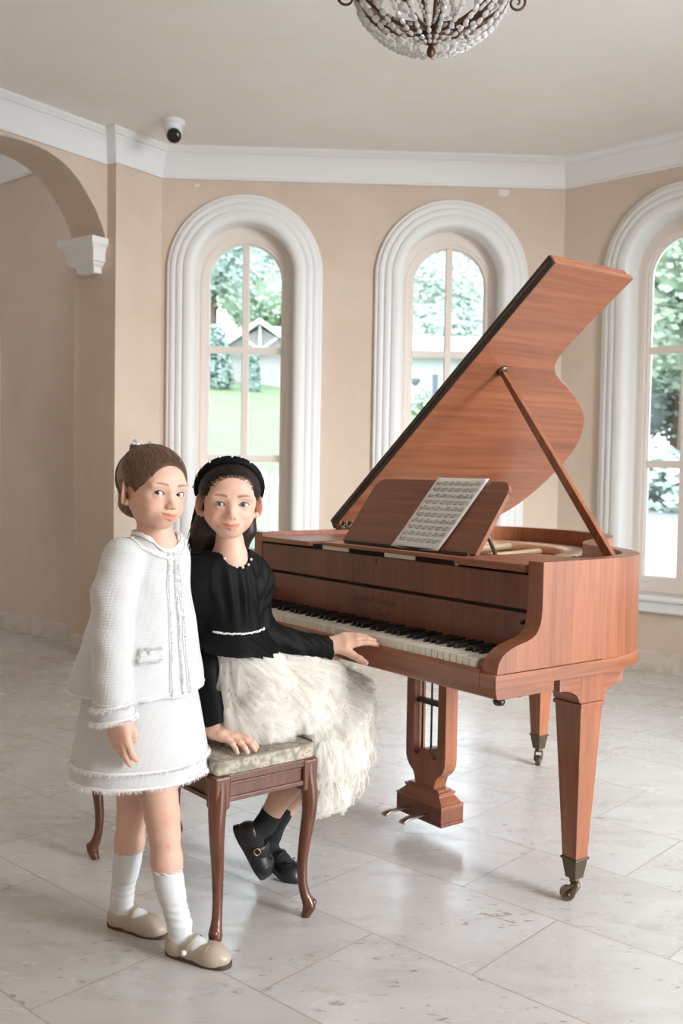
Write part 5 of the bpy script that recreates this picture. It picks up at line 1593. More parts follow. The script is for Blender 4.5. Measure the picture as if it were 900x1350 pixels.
def loft(F, rows, fdir, k=0.01, folds=(0, 0, 0), zr=None, tilt=0.0, mode='u', seedph=0.0, inset=0.0):
    """stacked ellipses: rows (z, cx, cy, half width, half depth) from low to high; fdir: forward"""
    R_ = np.array(sorted(rows)); zz = R_[:, 0]
    f = np.array(fdir[:2], float); f /= np.linalg.norm(f); sd = np.array((-f[1], f[0]))
    z0, z1 = zr or (zz[0], zz[-1])
    A = R_[:, 3:].max() * 1.25 + .02
    lo = (R_[:, 1].min() - A, R_[:, 2].min() - A, z0 - .03); hi = (R_[:, 1].max() + A, R_[:, 2].max() + A, z1 + .03)
    def fn(x, y, z):
        zc = np.clip(z, zz[0], zz[-1])
        cx = np.interp(zc, zz, R_[:, 1]); cy = np.interp(zc, zz, R_[:, 2]); a = np.interp(zc, zz, R_[:, 3]) - inset; b = np.interp(zc, zz, R_[:, 4]) - inset
        u = (x - cx) * sd[0] + (y - cy) * sd[1]; v = (x - cx) * f[0] + (y - cy) * f[1]
        n, amp, pw = folds
        g = 1.0
        if n:
            th = np.arctan2(v, u); q = np.clip((zz[-1] - zc) / (zz[-1] - zz[0]), 0, 1) ** (pw or 1)
            g = 1 + amp * q * (np.sin(n * th + seedph + 2.0 * zc) + .5 * np.sin((2 * n - 1) * th + 1.7 + seedph))
        r = np.sqrt((u / (a * g)) ** 2 + (v / (b * g)) ** 2) + 1e-6; p = np.sqrt(u * u + v * v)
        d = np.where(r > .05, (1 - 1 / np.maximum(r, .05)) * p, -np.minimum(a, b))
        return np.maximum(d, np.maximum(z0 - (z - tilt * v), z - z1))
    F.op(fn, lo, hi, k, mode)

def scalp(X, c, r):
    """unit directions <-> points on the hair ellipsoid in the head frame"""
    c = np.array(c); r = np.array(r)
    un = lambda p: (lambda q: q / np.linalg.norm(q))((np.array(p) - c) / r)
    pt = lambda u, o=0.0: c + np.array(u) * (r + o)
    return un, pt
def slerp(a, b, t):
    w = math.acos(max(-1, min(1, float(a @ b)))); return a if w < 1e-5 else (math.sin((1 - t) * w) * a + math.sin(t * w) * b) / math.sin(w)

def hairline(pt, mc, mr, n=64, lo=-0.22):
    """edge of the hair cap: where the cap leaves the face opening (an ellipsoid mc, mr), from her right temple to her left"""
    mc = np.array(mc); mr = np.array(mr); out = []
    for i in range(n + 1):
        ph = PI * (lo + (1 - 2 * lo) * i / n)
        for t in np.linspace(.05, 2.2, 160):
            p = pt((math.cos(ph) * math.sin(t), math.cos(t), math.sin(ph) * math.sin(t)))
            if (((p - mc) / mr) ** 2).sum() > 1: out.append(Vector(p)); break
    return out
# ================================================================== standing girl
def girl_standing():
    base = (-0.47, 2.44, 0.0)
    P = thing('person', 'girl in a white tweed jacket and skirt standing beside the piano bench', 'person', base)
    fw = np.array((.829, -.559, 0.0)); lf = np.array((.559, .829, 0.0))
    X = Xf((-.4565, 2.400, 1.1305), np.cross((.690, -.722, -.03), (.105, .0, 1.0)), (.690, -.722, -.03), 1.0)
    # ---- body
    F = Field(grid((-.66, -.57, .003), (-.57, -.36, .0014), (-.36, -.28, .003)), grid((2.19, 2.30, .0018), (2.30, 2.47, .0014), (2.47, 2.60, .003)),
              grid((0.0, .46, .0032), (.46, .63, .0016), (.63, .98, .006), (.98, 1.035, .002), (1.035, 1.19, .0012), (1.19, 1.26, .0025)))
    head_field(F, X, open_mouth=0.55, smile=1.5)
    F.chain([X.p((0, -.016, -.045)), (-.452, 2.418, 1.03), (-.453, 2.424, 1.00)], [.0335, .0330, .043], .022)
    F.chain([(-.455, 2.426, .98), (-.47, 2.432, .86), (-.48, 2.435, .72), (-.483, 2.435, .62)], [.062, .075, .072, .085], .03)
    F.chain([(-.515, 2.342, .972), (-.524, 2.270, .79), (-.506, 2.245, .635)], [.036, .028, .0215], .02)
    F.chain([(-.418, 2.475, .965), (-.428, 2.50, .79), (-.44, 2.49, .66)], [.034, .028, .021], .02)
    F.chain([(-.470, 2.405, .58), (-.432, 2.393, .39), (-.424, 2.392, .345), (-.418, 2.390, .300), (-.413, 2.393, .235), (-.398, 2.388, .150), (-.378, 2.386, .085)], [.068, .0430, .0410, .0365, .0370, .0290, .0235], .014)
    F.chain([(-.520, 2.475, .58), (-.513, 2.492, .39), (-.515, 2.497, .345), (-.521, 2.502, .300), (-.528, 2.512, .235), (-.540, 2.523, .150), (-.551, 2.532, .085)], [.068, .0430, .0405, .0365, .0370, .0290, .0235], .014)
    fr = np.array((.157, -.070, 0)); fr /= np.linalg.norm(fr); fl = np.array((.160, -.066, 0)); fl /= np.linalg.norm(fl)
    hR = np.array((-.412, 2.402, 0)); hL = np.array((-.588, 2.549, 0))
    for h, f in ((hR, fr), (hL, fl)):
        F.chain([h + f * .033 + (0, 0, .06), h + f * .033 + (0, 0, .034), h + f * .085 + (0, 0, .030), h + f * .135 + (0, 0, .024)], [.022, .020, .020, .020], .014)
    HX = Xf((-.502, 2.242, .625), (.125, -.01, -.99), np.cross((-.35, -.93, 0.0), (.125, -.01, -.99)), .93)
    hand_field(F, HX, [(14, 16, 12), (10, 12, 10), (16, 20, 14), (20, 26, 16)], (4, 1, -2, -5), [(.012, .018, -.006), (.034, .028, -.012), (.052, .031, -.015), (.066, .029, -.017)])
    hc = head_colour(X, lip=(.62, .235, .17), base=(.72, .455, .345), brow=(.22, .13, .085), sm=1.5, op=.55)
    def col(V):
        C = hc(V)
        w = np.exp(-(((V[:, 0] + .410) / .02) ** 2 + ((V[:, 2] - .350) / .025) ** 2)) * .45 * (V[:, 2] < .42)
        C = C * (1 - w[:, None]) + np.array((.66, .33, .235)) * w[:, None]
        w = np.exp(-(((V[:, 0] + .403) / .006) ** 2 + ((V[:, 2] - .283) / .006) ** 2)) * .5 * (V[:, 2] < .42)
        C = C * (1 - w[:, None]) + np.array((.50, .22, .16)) * w[:, None]
        w = (np.clip((.60 - V[:, 2]) / .08, 0, 1) * (V[:, 2] > .46) * .3)
        return C * (1 - w[:, None]) + np.array((.70, .38, .28)) * w[:, None]
    body = fieldmesh('body', F, M['skin'], P, 1, col)
    look = np.array((.455, -2.34, .05))
    for s in (-1, 1): eye_parts(X, body, look, M['iris_hazel'], s=s)
    # teeth glimpsed between the lips
    mb = MB(); 
    pts = [X.p((x, .0842 - (x / .02) ** 2 * .006, -.0522 + .0012 * (x / .02) ** 2)) for x in np.linspace(-.0125, .0125, 9)]
    mb.tube(pts, .0023, 8); mb.build('teeth', M['ivory'], body, True)
    # ---- jacket
    rows = [(.625, -.497, 2.437, .190, .148), (.68, -.494, 2.437, .181, .139), (.76, -.486, 2.436, .160, .122), (.86, -.480, 2.434, .130, .104), (.94, -.473, 2.431, .113, .088), (.978, -.467, 2.429, .103, .078), (1.006, -.459, 2.427, .086, .066), (1.025, -.453, 2.425, .066, .056), (1.038, -.451, 2.423, .052, .048)]
    h = .0030
    J = Field(grid((-.70, -.28, h)), grid((2.17, 2.66, h)), grid((.58, 1.055, h)))
    loft(J, rows, fw, .0, (5, .022, 1.6), (.652, 1.036), -.07)
    sl = [(-.513, 2.347, .972), (-.528, 2.305, .895), (-.524, 2.270, .79), (-.517, 2.252, .70), (-.508, 2.244, .600)]
    J.chain(sl, [.052, .0500, .0440, .0430, .0520], .010)
    J.chain([(-.418, 2.475, .968), (-.428, 2.49, .86), (-.432, 2.495, .77), (-.44, 2.49, .66)], [.040, .040, .040, .040], .02)
    # fold lines on the sleeve and body
    x_, y_, z_ = J.pts((slice(None),) * 3)
    J.F += (.0014 * np.sin(75 * x_ + 40 * z_ + 30 * y_) * np.sin(23 * z_ + 8 * y_) + .0010 * np.sin(38 * z_ - 60 * y_ + 25 * x_)).astype(np.float32)
    # sleeve end and hollow, neck opening, hollow under the hem
    def cuffcut(x, y, z): return (z - .617 - .25 * (x + .52)) + 0 * y
    sl_ = J.win((-.60, 2.17, .55), (-.43, 2.32, .69)); xx, yy, zz_ = J.pts(sl_)
    near = ((xx + .508) ** 2 + (yy - 2.244) ** 2 < .066 ** 2)
    J.F[sl_] = np.where(near & (zz_ < .66), np.maximum(J.F[sl_], (.617 + .18 * (xx + .508) - zz_)), J.F[sl_])
    J.chain([(-.508, 2.244, .60), (-.513, 2.247, .665)], [.042, .034], .004, mode='s')
    loft(J, [(r[0], r[1], r[2], r[3] - .012, r[4] - .012) for r in rows], fw, .0, (5, .022, 1.6), (.60, .70), -.07, 's')
    nk = X.p((0, .018, -.092)); 
    J.chain([(-.449, 2.416, 1.065), (-.447, 2.412, 1.020)], [.064, .046], .006, mode='s')
    J.ell((-.424, 2.390, 1.018), (.036, .036, .026), .01, 's')
    jk = fieldmesh('jacket', J, M['tweed'], P, 2)
    jb = bvh_of(jk)
    rng = np.random.default_rng(11)
    # neckline ring: outer edge of the opening
    def radial(th, z, d=0.0):
        """point outside the jacket at angle th (0 = forward, + to her left), to be snapped"""
        v = np.cos(th) * fw + np.sin(th) * lf; 
        r = [(r_[1], r_[2]) for r_ in rows]; cx = np.interp(z, [q[0] for q in rows], [q[1] for q in rows]); cy = np.interp(z, [q[0] for q in rows], [q[2] for q in rows])
        return Vector((cx + v[0] * .25, cy + v[1] * .25, z))
    def hit(th, z):
        o = radial(th, z); cx = np.interp(z, [q[0] for q in rows], [q[1] for q in rows]); cy = np.interp(z, [q[0] for q in rows], [q[2] for q in rows])
        r = jb.ray_cast(o, (Vector((cx, cy, z)) - o).normalized()); return r[0] if r[0] is not None else None
    def ring(rad, zc, n=44, dip=.028):
        out = []
        for i in range(n + 1):
            q = 2 * PI * i / n; d = np.cos(q) * fw + np.sin(q) * lf
            out.append(Vector((-.448 + d[0] * rad, 2.413 + d[1] * rad, zc - dip * max(0, math.cos(q)) ** 1.5 - .006 * math.cos(q))))
        return out
    col_in = ring(.056, 1.031); col_out = ring(.080, 1.015, dip=.032)
    trim = ribbon(col_in, jb, .0065, .0035, .001, .25, 1); trim.build('collar_trim', M['fringe'], jk, True)
    fringe_hairs(rng, col_out, jb, 1300, .0075, drop=(0, 0, -.4)).build('collar_fringe', M['fringe'], jk)
    ribbon(col_out, jb, .0042, .0028, .001, .4, 2).build('collar_edge', M['fringe'], jk, True)
    # front bands from the collar to the hem, either side of the opening
    cols = []
    for th, nm in ((-.20, 'front_band'), (.20, 'front_band'), (.04, 'front_edge')):
        pth = [hit(th * (1 - .1 * (i / 25)), .998 - (.998 - .650) * i / 25) for i in range(26)]
        pth = [p for p in pth if p is not None]
        ribbon(pth, jb, .0050 if nm == 'front_band' else .0022, .0016, .0006, .4, 4).build(nm, M['fringe'], jk, True)
        fringe_hairs(rng, pth, jb, 1500, .0075, drop=(0, 0, -.3), spread=.9).build('front_fringe', M['fringe'], jk)
    # hem edge
    pth = [hit(2 * PI * i / 60, .660 - .0) for i in range(61)]; pth = [Vector((p.x, p.y, p.z - .004)) for p in pth if p is not None]
    ribbon(pth, jb, .0016, .0016, .0004, .2, 5).build('hem_edge', M['fringe'], jk, True)
    # pocket flap with a pearl button
    pf = []
    tt = [-.82 + .032 * i for i in range(13)]
    flap_v = []; flap_f = []
    for j, z in enumerate((.768, .757, .745, .736)):
        for t_ in tt:
            q = hit(t_, z)
            if q is None: q = radial(t_, z)
            p, nn = snap(jb, q, .0045 if j else .002); flap_v.append(p)
    nt_ = len(tt)
    for j in range(3):
        for i in range(nt_ - 1): flap_f.append((j * nt_ + i, j * nt_ + i + 1, (j + 1) * nt_ + i + 1, (j + 1) * nt_ + i))
    fo = mobj('pocket_flap', flap_v, flap_f, M['tweed'], jk, True); so = fo.modifiers.new('s', 'SOLIDIFY'); so.thickness = .004; so.offset = 0
    edge = flap_v[:nt_], flap_v[3 * nt_:]
    for e_ in edge: fringe_hairs(rng, e_, jb, 170, .008, out=.005, drop=(0, 0, -.8)).build('pocket_fringe', M['fringe'], fo)
    for e_ in ([flap_v[0], flap_v[nt_], flap_v[2 * nt_], flap_v[3 * nt_]], [flap_v[nt_ - 1], flap_v[2 * nt_ - 1], flap_v[3 * nt_ - 1], flap_v[4 * nt_ - 1]]):
        fringe_hairs(rng, e_, jb, 50, .008, out=.005, drop=(0, 0, -.2)).build('pocket_fringe', M['fringe'], fo)
    c, nn = snap(jb, flap_v[nt_ + 5], .008); mb = MB(); mb.ball(c, .0058, 16, 12); mb.build('pearl_button', M['pearl'], fo, True)
    # cuff: a turned band with a frayed edge
    cp = []
    for zc_, rr, nm in ((.650, .050, 'cuff_fringe'), (.619, .052, 'cuff_fringe')):
        pth = [Vector((-.510 + rr * math.cos(q), 2.245 + rr * math.sin(q), zc_ + .18 * rr * math.cos(q))) for q in [2 * PI * i / 40 for i in range(41)]]
        ribbon(pth, jb, .004, .003, .0005, .4, 7).build('cuff_edge', M['fringe'], jk, True)
        fringe_hairs(rng, pth, jb, 800, .011, drop=(0, 0, -1.3), spread=.4).build(nm, M['fringe'], jk)
    # ---- skirt
    srow = [(.430, -.484, 2.437, .187, .158), (.50, -.485, 2.437, .178, .148), (.58, -.486, 2.436, .165, .133), (.66, -.486, 2.436, .150, .116), (.72, -.485, 2.435, .13, .10)]
    S = Field(grid((-.70, -.27, h)), grid((2.24, 2.64, h)), grid((.41, .73, h)))
    loft(S, srow, fw, 0, (4, .012, 1.5), (.442, .72), 0)
    loft(S, [(r[0], r[1], r[2], r[3] - .008, r[4] - .008) for r in srow], fw, 0, (4, .012, 1.5), (.40, .53), 0, 's')
    sk = fieldmesh('skirt', S, M['tweed'], P, 2); sb = bvh_of(sk)
    def shit(th, z):
        v = np.cos(th) * fw + np.sin(th) * lf; o = Vector((-.485 + v[0] * .3, 2.437 + v[1] * .3, z))
        r = sb.ray_cast(o, (Vector((-.485, 2.437, z)) - o).normalized()); return r[0]
    for z, nm in ((.482, 'hem_band'), (.446, 'hem_band')):
        pth = [shit(2 * PI * i / 72, z) for i in range(73)]; pth = [p for p in pth if p is not None]
        ribbon(pth, sb, .0035, .0028, .0005, .4, 8).build(nm, M['fringe'], sk, True)
        fringe_hairs(rng, pth, sb, 1100, .011, drop=(0, 0, -1.6), spread=.3).build('hem_fringe', M['fringe'], sk)
    # ---- socks with scalloped tops
    for pts, rr, top in (([(-.411, 2.3915, .215), (-.405, 2.390, .18), (-.398, 2.388, .150), (-.386, 2.387, .105), (-.378, 2.386, .075)], [.0365, .0345, .0325, .0285, .0275], hR),
                         ([(-.5305, 2.5145, .210), (-.535, 2.5185, .18), (-.540, 2.523, .150), (-.548, 2.530, .105), (-.551, 2.532, .075)], [.0365, .0345, .0325, .0285, .0275], hL)):
        f = fr if top is hR else fl
        lo = np.min(pts, 0) - .06; hi = np.max(pts, 0) + .06
        K = Field(grid((lo[0], hi[0] + .12, .0025)), grid((lo[1] - .06, hi[1], .0025)), grid((.004, .222, .0025)))
        K.chain(pts, rr, .008)
        K.chain([pts[-1], top + f * .034 + (0, 0, .038), top + f * .085 + (0, 0, .033), top + f * .130 + (0, 0, .026)], [.0275, .0225, .0215, .0205], .014)
        x_, y_, z_ = K.pts((slice(None),) * 3)
        ww = np.exp(-((z_ - .105) / .035) ** 2)
        K.F += (.0011 * ww * np.sin(330 * z_ + 40 * x_ - 30 * y_)).astype(np.float32)
        ztop = pts[0][2]
        K.F = np.maximum(K.F, z_ - ztop + 0 * x_)
        so = fieldmesh('sock', K, M['knit'], P, 1)
        mb = MB(); n = 120; c = pts[0]
        mb.tube([(c[0] + (rr[0] + .0012 + .0016 * math.sin(11 * q)) * math.cos(q), c[1] + (rr[0] + .0012 + .0016 * math.sin(11 * q)) * math.sin(q), ztop + .0022 * math.sin(11 * q + 1) - .001) for q in [2 * PI * i / n for i in range(n + 1)]], .0016, 6, cap=False)
        mb.build('scalloped_edge', M['knit'], so, True)
    shoe(P, hR, fr, (0, 0, 1), .178, (M['beige_leather'], M['brown_sole']), 'pearl', -1)
    shoe(P, hL, fl, (0, 0, 1), .178, (M['beige_leather'], M['brown_sole']), 'pearl', 1)
    # ---- hair, drawn up and back
    hc_, hr_ = (0, -.0105, .0335), (.0775, .0965, .0805)
    un, pt = scalp(X, hc_, hr_)
    b_ = [X.p((a, b, c)) for a in (-.1, .1) for b in (-.12, .1) for c in (-.08, .14)]; lo = np.min(b_, 0); hi = np.max(b_, 0)
    G = Field(*[grid((lo[i], hi[i], .002)) for i in range(3)])
    G.ell(hc_, hr_, 0, X=X)
    G.ell((0, -.060, -.030), (.052, .034, .038), .02, X=X)
    G.ell((0, .094, -.022), (.0655, .083, .092), .004, 's', X=X)
    for s in (-1, 1): G.ell((s * .078, .004, -.022), (.022, .030, .036), .004, 's', X=X)
    G.ell((.004, -.066, .094), (.026, .024, .020), .012, X=X)
    hair = fieldmesh('hair', G, M['hair_brown'], P, 2)
    line = hairline(pt, (0, .094, -.022), (.0655, .083, .092), lo=-.24)
    low = catmull([(.068, -.030, -.015), (.060, -.052, -.045), (.035, -.080, -.060), (0, -.088, -.062), (-.035, -.080, -.060), (-.060, -.052, -.045), (-.068, -.030, -.015)], 8)
    rg = np.random.default_rng(4); mb = MB()
    for src, n in ((line, 460), (low, 240)):
        for i in range(n):
            t = rg.uniform(0, len(src) - 1.01); j = int(t); p = src[j].lerp(src[j + 1], t - j)
            a = un(p); e = un((rg.normal() * .012, -.066 + rg.normal() * .010, .100)); path = []; off = rg.uniform(-.0012, .0016); sw = rg.normal() * .05
            for q in range(13):
                tt_ = q / 12; d = slerp(a, e, tt_); d = d + np.array((sw * math.sin(PI * tt_), 0, 0)); d /= np.linalg.norm(d)
                path.append(X.p(pt(d, off + .0012 * math.sin(PI * tt_))))
            r = rg.uniform(.0006, .0013); mb.tube(path, [r * (.12 + .88 * min(1, q / 4)) for q in range(13)], 4)
    for i in range(60):                                                # the small twisted knot
        a0 = rg.uniform(0, 2 * PI); rr_ = rg.uniform(.012, .026); zz0 = rg.uniform(-.010, .014)
        path = [X.p((.004 + rr_ * math.cos(a0 + q * .35), -.066 + rr_ * .9 * math.sin(a0 + q * .35), .098 + zz0 + .002 * math.sin(q))) for q in range(11)]
        mb.tube(path, .0016, 5)
    for i in range(16):                                                # loose wisps by the ear, temple and nape
        s = 1 if i % 3 else -1
        p0 = np.array((s * .070, -.012 + rg.uniform(-.03, .03), rg.uniform(-.02, .03))) if s > 0 else np.array((-.060, .036 + rg.uniform(-.006, .006), .036))
        L = rg.uniform(.03, .075); cu = rg.uniform(-.012, .022)
        path = [X.p(p0 + np.array((s * (.006 + .010 * q / 8 + cu * .3 * math.sin(q * .6)), .004 * math.sin(q * .8) + cu * (q / 8) ** 2, -L * q / 8))) for q in range(9)]
        mb.tube(path, [.0006 * (1 - .08 * q) for q in range(9)], 4)
    mb.build('hair_strands', M['hair_brown'], hair, True)
    for c in ((.026, -.046, .113), (-.020, -.052, .114)):               # two small white bows
        mb = MB()
        for s in (-1, 1):
            v = [X.p(np.array(c) + np.array(q)) for q in ((0, 0, -.002), (s * .010, .004, .012), (s * .013, -.004, .004), (s * .010, -.002, -.002), (0, .003, .003), (s * .006, .006, .007))]
            mb.add(v, [(0, 4, 5, 1), (0, 1, 2, 3), (4, 0, 3), (4, 3, 2, 5), (5, 2, 1)])
        mb.ball(X.p(c), .0035, 8, 6); mb.build('hair_bow', M['fringe'], hair)
    settle(P); return P

# ================================================================== seated girl
def girl_seated():
    base = (-0.28, 2.63, 0.0)
    P = thing('person', 'girl in black velvet top and cream tulle skirt seated on the piano bench', 'person', base)
    hf = (.185, -.98, -.02)
    X = Xf((-.2885, 2.560, 1.1025), np.cross(hf, (.03, .0, 1.0)), hf, 1.028)
    tf = np.array((.69, -.724, 0)); tl = np.array((.724, .69, 0))
    F = Field(grid((-.46, -.40, .004), (-.40, -.18, .0015), (-.18, -.07, .003), (-.07, .17, .0016)), grid((2.38, 2.42, .004), (2.42, 2.56, .0015), (2.56, 2.68, .0018), (2.68, 2.84, .0018), (2.84, 2.95, .004)),
              grid((0.0, .44, .0035), (.44, .56, .0017), (.56, .62, .004), (.62, .78, .0017), (.78, .97, .005), (.97, 1.01, .002), (1.01, 1.165, .0012), (1.165, 1.25, .0025)))
    head_field(F, X, 0.0, 1.7)
    F.chain([X.p((0, -.018, -.045)), (-.2885, 2.583, .99), (-.287, 2.592, .955)], [.0335, .0325, .046], .022)
    F.chain([(-.296, 2.597, .93), (-.285, 2.605, .82), (-.276, 2.618, .70), (-.242, 2.640, .585)], [.055, .060, .054, .060], .03)
    F.chain([(-.362, 2.558, .93), (-.352, 2.597, .74), (-.318, 2.533, .545)], [.034, .026, .0205], .02)
    F.chain([(-.248, 2.650, .93), (-.200, 2.682, .745), (-.035, 2.767, .690)], [.034, .026, .0205], .02)
    F.chain([(-.250, 2.622, .575), (-.035, 2.755, .515), (-.085, 2.768, .40), (-.150, 2.780, .285), (-.203, 2.786, .182)], [.064, .048, .044, .036, .0255], .015)
    F.chain([(-.235, 2.68, .575), (.0, 2.84, .520), (-.045, 2.860, .39), (-.105, 2.868, .265), (-.165, 2.880, .180), (-.190, 2.903, .112)], [.072, .048, .044, .036, .0265, .023], .015)
    hR = np.array((-.284, 2.762, .172)); fR = np.array((.42, .30, -.86)); fR /= np.linalg.norm(fR); uR = np.array((.86, -.12, .40))
    uR = uR - fR * (uR @ fR); uR /= np.linalg.norm(uR)
    hL = np.array((-.240, 2.925, .048)); fL = np.array((.105, -.068, -.046)); fL /= np.linalg.norm(fL); uL = np.array((.34, -.22, 1.0)); uL = uL - fL * (uL @ fL); uL /= np.linalg.norm(uL)
    F.chain([(-.203, 2.786, .182), hR + fR * .034 + uR * .036, hR + fR * .09 + uR * .030, hR + fR * .13 + uR * .024], [.0255, .021, .019, .018], .014)
    F.chain([(-.190, 2.903, .112), hL + fL * .034 + uL * .036, hL + fL * .09 + uL * .030, hL + fL * .13 + uL * .024], [.023, .021, .019, .018], .014)
    SX = Xf((-.316, 2.530, .5160), (.86, -.50, -.10), np.cross((.05, -.18, .98), (.86, -.50, -.10)), .97)
    hand_field(F, SX, [(12, 16, 14), (10, 16, 14), (12, 18, 14), (16, 20, 14)], (7, 1, -5, -12))
    KX = Xf((-.018, 2.772, .703), (.962, .07, .262), np.array((-.02, -.84, -.54)), 1.02, flip=True)
    hand_field(F, KX, [(10, 16, 14), (16, 20, 16), (20, 24, 18), (26, 26, 18)], (5, 1, -3, -7), [(.016, .018, -.006), (.044, .042, -.016), (.060, .060, -.022), (.073, .076, -.026)])
    hc = head_colour(X, lip=(.60, .225, .17), base=(.71, .445, .335), brow=(.17, .095, .065), sm=1.7)
    body = fieldmesh('body', F, M['skin'], P, 1, hc)
    look = np.array((.28, -2.5, .08))
    for s in (-1, 1): eye_parts(X, body, look, M['iris_blue'], s=s)
    # ---- velvet bodice with puffed shoulders and a flared peplum
    h = .003
    rows = [(.765, -.281, 2.612, .082, .074), (.82, -.285, 2.608, .088, .078), (.88, -.292, 2.602, .099, .080), (.925, -.298, 2.599, .104, .076), (.95, -.297, 2.596, .096, .066), (.966, -.293, 2.591, .078, .058), (.980, -.289, 2.588, .060, .050)]
    J = Field(grid((-.47, .02, h)), grid((2.42, 2.86, h)), grid((.48, 1.0, h)))
    loft(J, rows, tf, 0, (0, 0, 0), (.75, .978), 0)
    pep = [(.690, -.270, 2.614, .134, .124), (.72, -.273, 2.614, .120, .108), (.75, -.278, 2.613, .098, .088), (.772, -.281, 2.612, .082, .073)]
    loft(J, pep, tf, .006, (5, .05, 1.0), (.726, .772), -.16)
    rs = [(-.364, 2.556, .925), (-.368, 2.562, .885), (-.362, 2.572, .845)]
    J.chain(rs, [.052, .0570, .0490], .018)
    J.chain([(-.361, 2.574, .85), (-.352, 2.598, .745), (-.334, 2.565, .63), (-.312, 2.531, .535)], [.0385, .0355, .032, .0295], .004)
    J.chain([(-.252, 2.646, .925), (-.238, 2.660, .890), (-.230, 2.666, .850)], [.052, .0575, .0490], .018)
    J.chain([(-.231, 2.666, .855), (-.221, 2.674, .785), (-.196, 2.682, .742), (-.110, 2.720, .707), (-.035, 2.765, .692)], [.0390, .0380, .0390, .0380, .0375], .004)
    x_, y_, z_ = J.pts((slice(None),) * 3)
    J.F += (.0026 * np.sin(95 * z_ + 55 * x_ + 12 * np.sin(30 * y_)) * np.clip((np.abs(x_ + .295) - .055) / .04, 0, 1)).astype(np.float32)
    th = np.arctan2((x_ + .285) * tl[0] + (y_ - 2.6) * tl[1], (x_ + .285) * tf[0] + (y_ - 2.6) * tf[1])
    J.F += (.0040 * np.sin(13 * th + 22 * (z_ - .85)) * np.exp(-((z_ - .87) / .07) ** 2) * (np.abs(th) < 1.2)).astype(np.float32)
    # cuff ends
    a = np.array((-.035, 2.765, .692)); d = np.array((.135, .10, -.012)); d /= np.linalg.norm(d)
    sl_ = J.win((-.09, 2.70, .63), (.02, 2.84, .76)); xx, yy, zz_ = J.pts(sl_)
    J.F[sl_] = np.maximum(J.F[sl_], (xx - a[0]) * d[0] + (yy - a[1]) * d[1] + (zz_ - a[2]) * d[2])
    J.cone(a - d * .02, a + d * .02, .028, .033, .003, 's')
    a2 = np.array((-.312, 2.531, .535)); sl_ = J.win((-.37, 2.46, .48), (-.25, 2.60, .56)); xx, yy, zz_ = J.pts(sl_)
    d2 = np.array((.033, -.014, -.095)); d2 /= np.linalg.norm(d2)
    J.F[sl_] = np.maximum(J.F[sl_], (xx - a2[0]) * d2[0] + (yy - a2[1]) * d2[1] + (zz_ - a2[2]) * d2[2])
    J.chain([(-.2885, 2.580, 1.01), (-.285, 2.577, .968)], [.060, .047], .006, mode='s')
    J.ell((-.270, 2.552, .965), (.034, .034, .024), .01, 's')
    top = fieldmesh('velvet_top', J, M['velvet'], P, 2); tb = bvh_of(top)
    def hit(th_, z, b=tb, c=(-.286, 2.606)):
        v = np.cos(th_) * tf + np.sin(th_) * tl; o = Vector((c[0] + v[0] * .3, c[1] + v[1] * .3, z))
        return b.ray_cast(o, Vector((-v[0], -v[1], 0)))[0]
    rng = np.random.default_rng(21)
    mb = MB()
    for i in range(64):                                                # beaded trim at the waist
        p = hit(-1.25 + 2.1 * i / 63, .771 - .004 * math.sin(i / 20))
        if p is not None:
            q, nn = snap(tb, p, .0022); mb.ball(q + Vector((0, 0, rng.uniform(-.0018, .0018))), rng.uniform(.0020, .0030), 8, 6)
    mb.build('waist_beads', M['pearl'], top, True)
    for t_, z in ((-.75, .9655), (-.33, .9505), (-.02, .9445), (.22, .9475), (.58, .957)):
        v = np.cos(t_) * tf + np.sin(t_) * tl
        q, nn = snap(tb, (-.284 + v[0] * .066, 2.580 + v[1] * .066, z + .003), .001)
        mb = MB(); mb.ball(q + nn * .0012, .0035, 12, 9); mb.build('collar_pearl', M['pearl'], top, True)
    # ---- tulle skirt: a soft core under many gathered ruffles
    S = Field(grid((-.44, .14, .005)), grid((2.44, 2.98, .005)), grid((.22, .78, .005)))
    S.chain([(-.277, 2.616, .735), (-.250, 2.632, .66), (-.232, 2.640, .585)], [.058, .088, .096], .03)
    S.chain([(-.255, 2.612, .575), (-.15, 2.670, .585), (-.035, 2.745, .530)], [.086, .088, .070], .04)
    S.chain([(-.235, 2.68, .585), (-.11, 2.755, .600), (.005, 2.832, .545)], [.092, .090, .072], .04)
    S.chain([(-.035, 2.745, .525), (-.045, 2.725, .43), (-.040, 2.715, .335)], [.066, .052, .036], .03)
    S.chain([(-.005, 2.79, .525), (.000, 2.775, .43), (-.005, 2.765, .335)], [.066, .056, .040], .03)
    S.chain([(.015, 2.835, .525), (.025, 2.835, .44), (.022, 2.835, .345)], [.058, .052, .038], .03)
    S.chain([(-.245, 2.575, .545), (-.205, 2.575, .540)], [.058, .058], .03)
    x_, y_, z_ = S.pts((slice(None),) * 3)
    sl_ = S.win((-.5, 2.3, .2), (-.06, 3, .52)); 
    bx_, by_ = .626, -.780
    # keep the core on and outside the bench seat
    xx, yy, zz_ = S.pts((slice(None),) * 3)
    lx = (xx + .404) * bx_ + (yy - 2.797) * by_; ly = -(xx + .404) * by_ + (yy - 2.797) * bx_
    inside = np.maximum(np.abs(ly) - .170, zz_ - .487 + 0 * lx)
    S.F = np.maximum(S.F, -inside).astype(np.float32)
    core = fieldmesh('tulle_skirt', S, M['tulle_core'], P, 3); cb = bvh_of(core)
    V = np.array([v.co[:] for v in core.data.vertices]); Nn = np.array([v.normal[:] for v in core.data.vertices])
    ok = np.where((Nn[:, 2] > -.45) & (V[:, 2] < .70))[0]
    s0, s1 = np.array((-.20, 2.682, .742)), np.array((-.025, 2.772, .688)); sv = s1 - s0
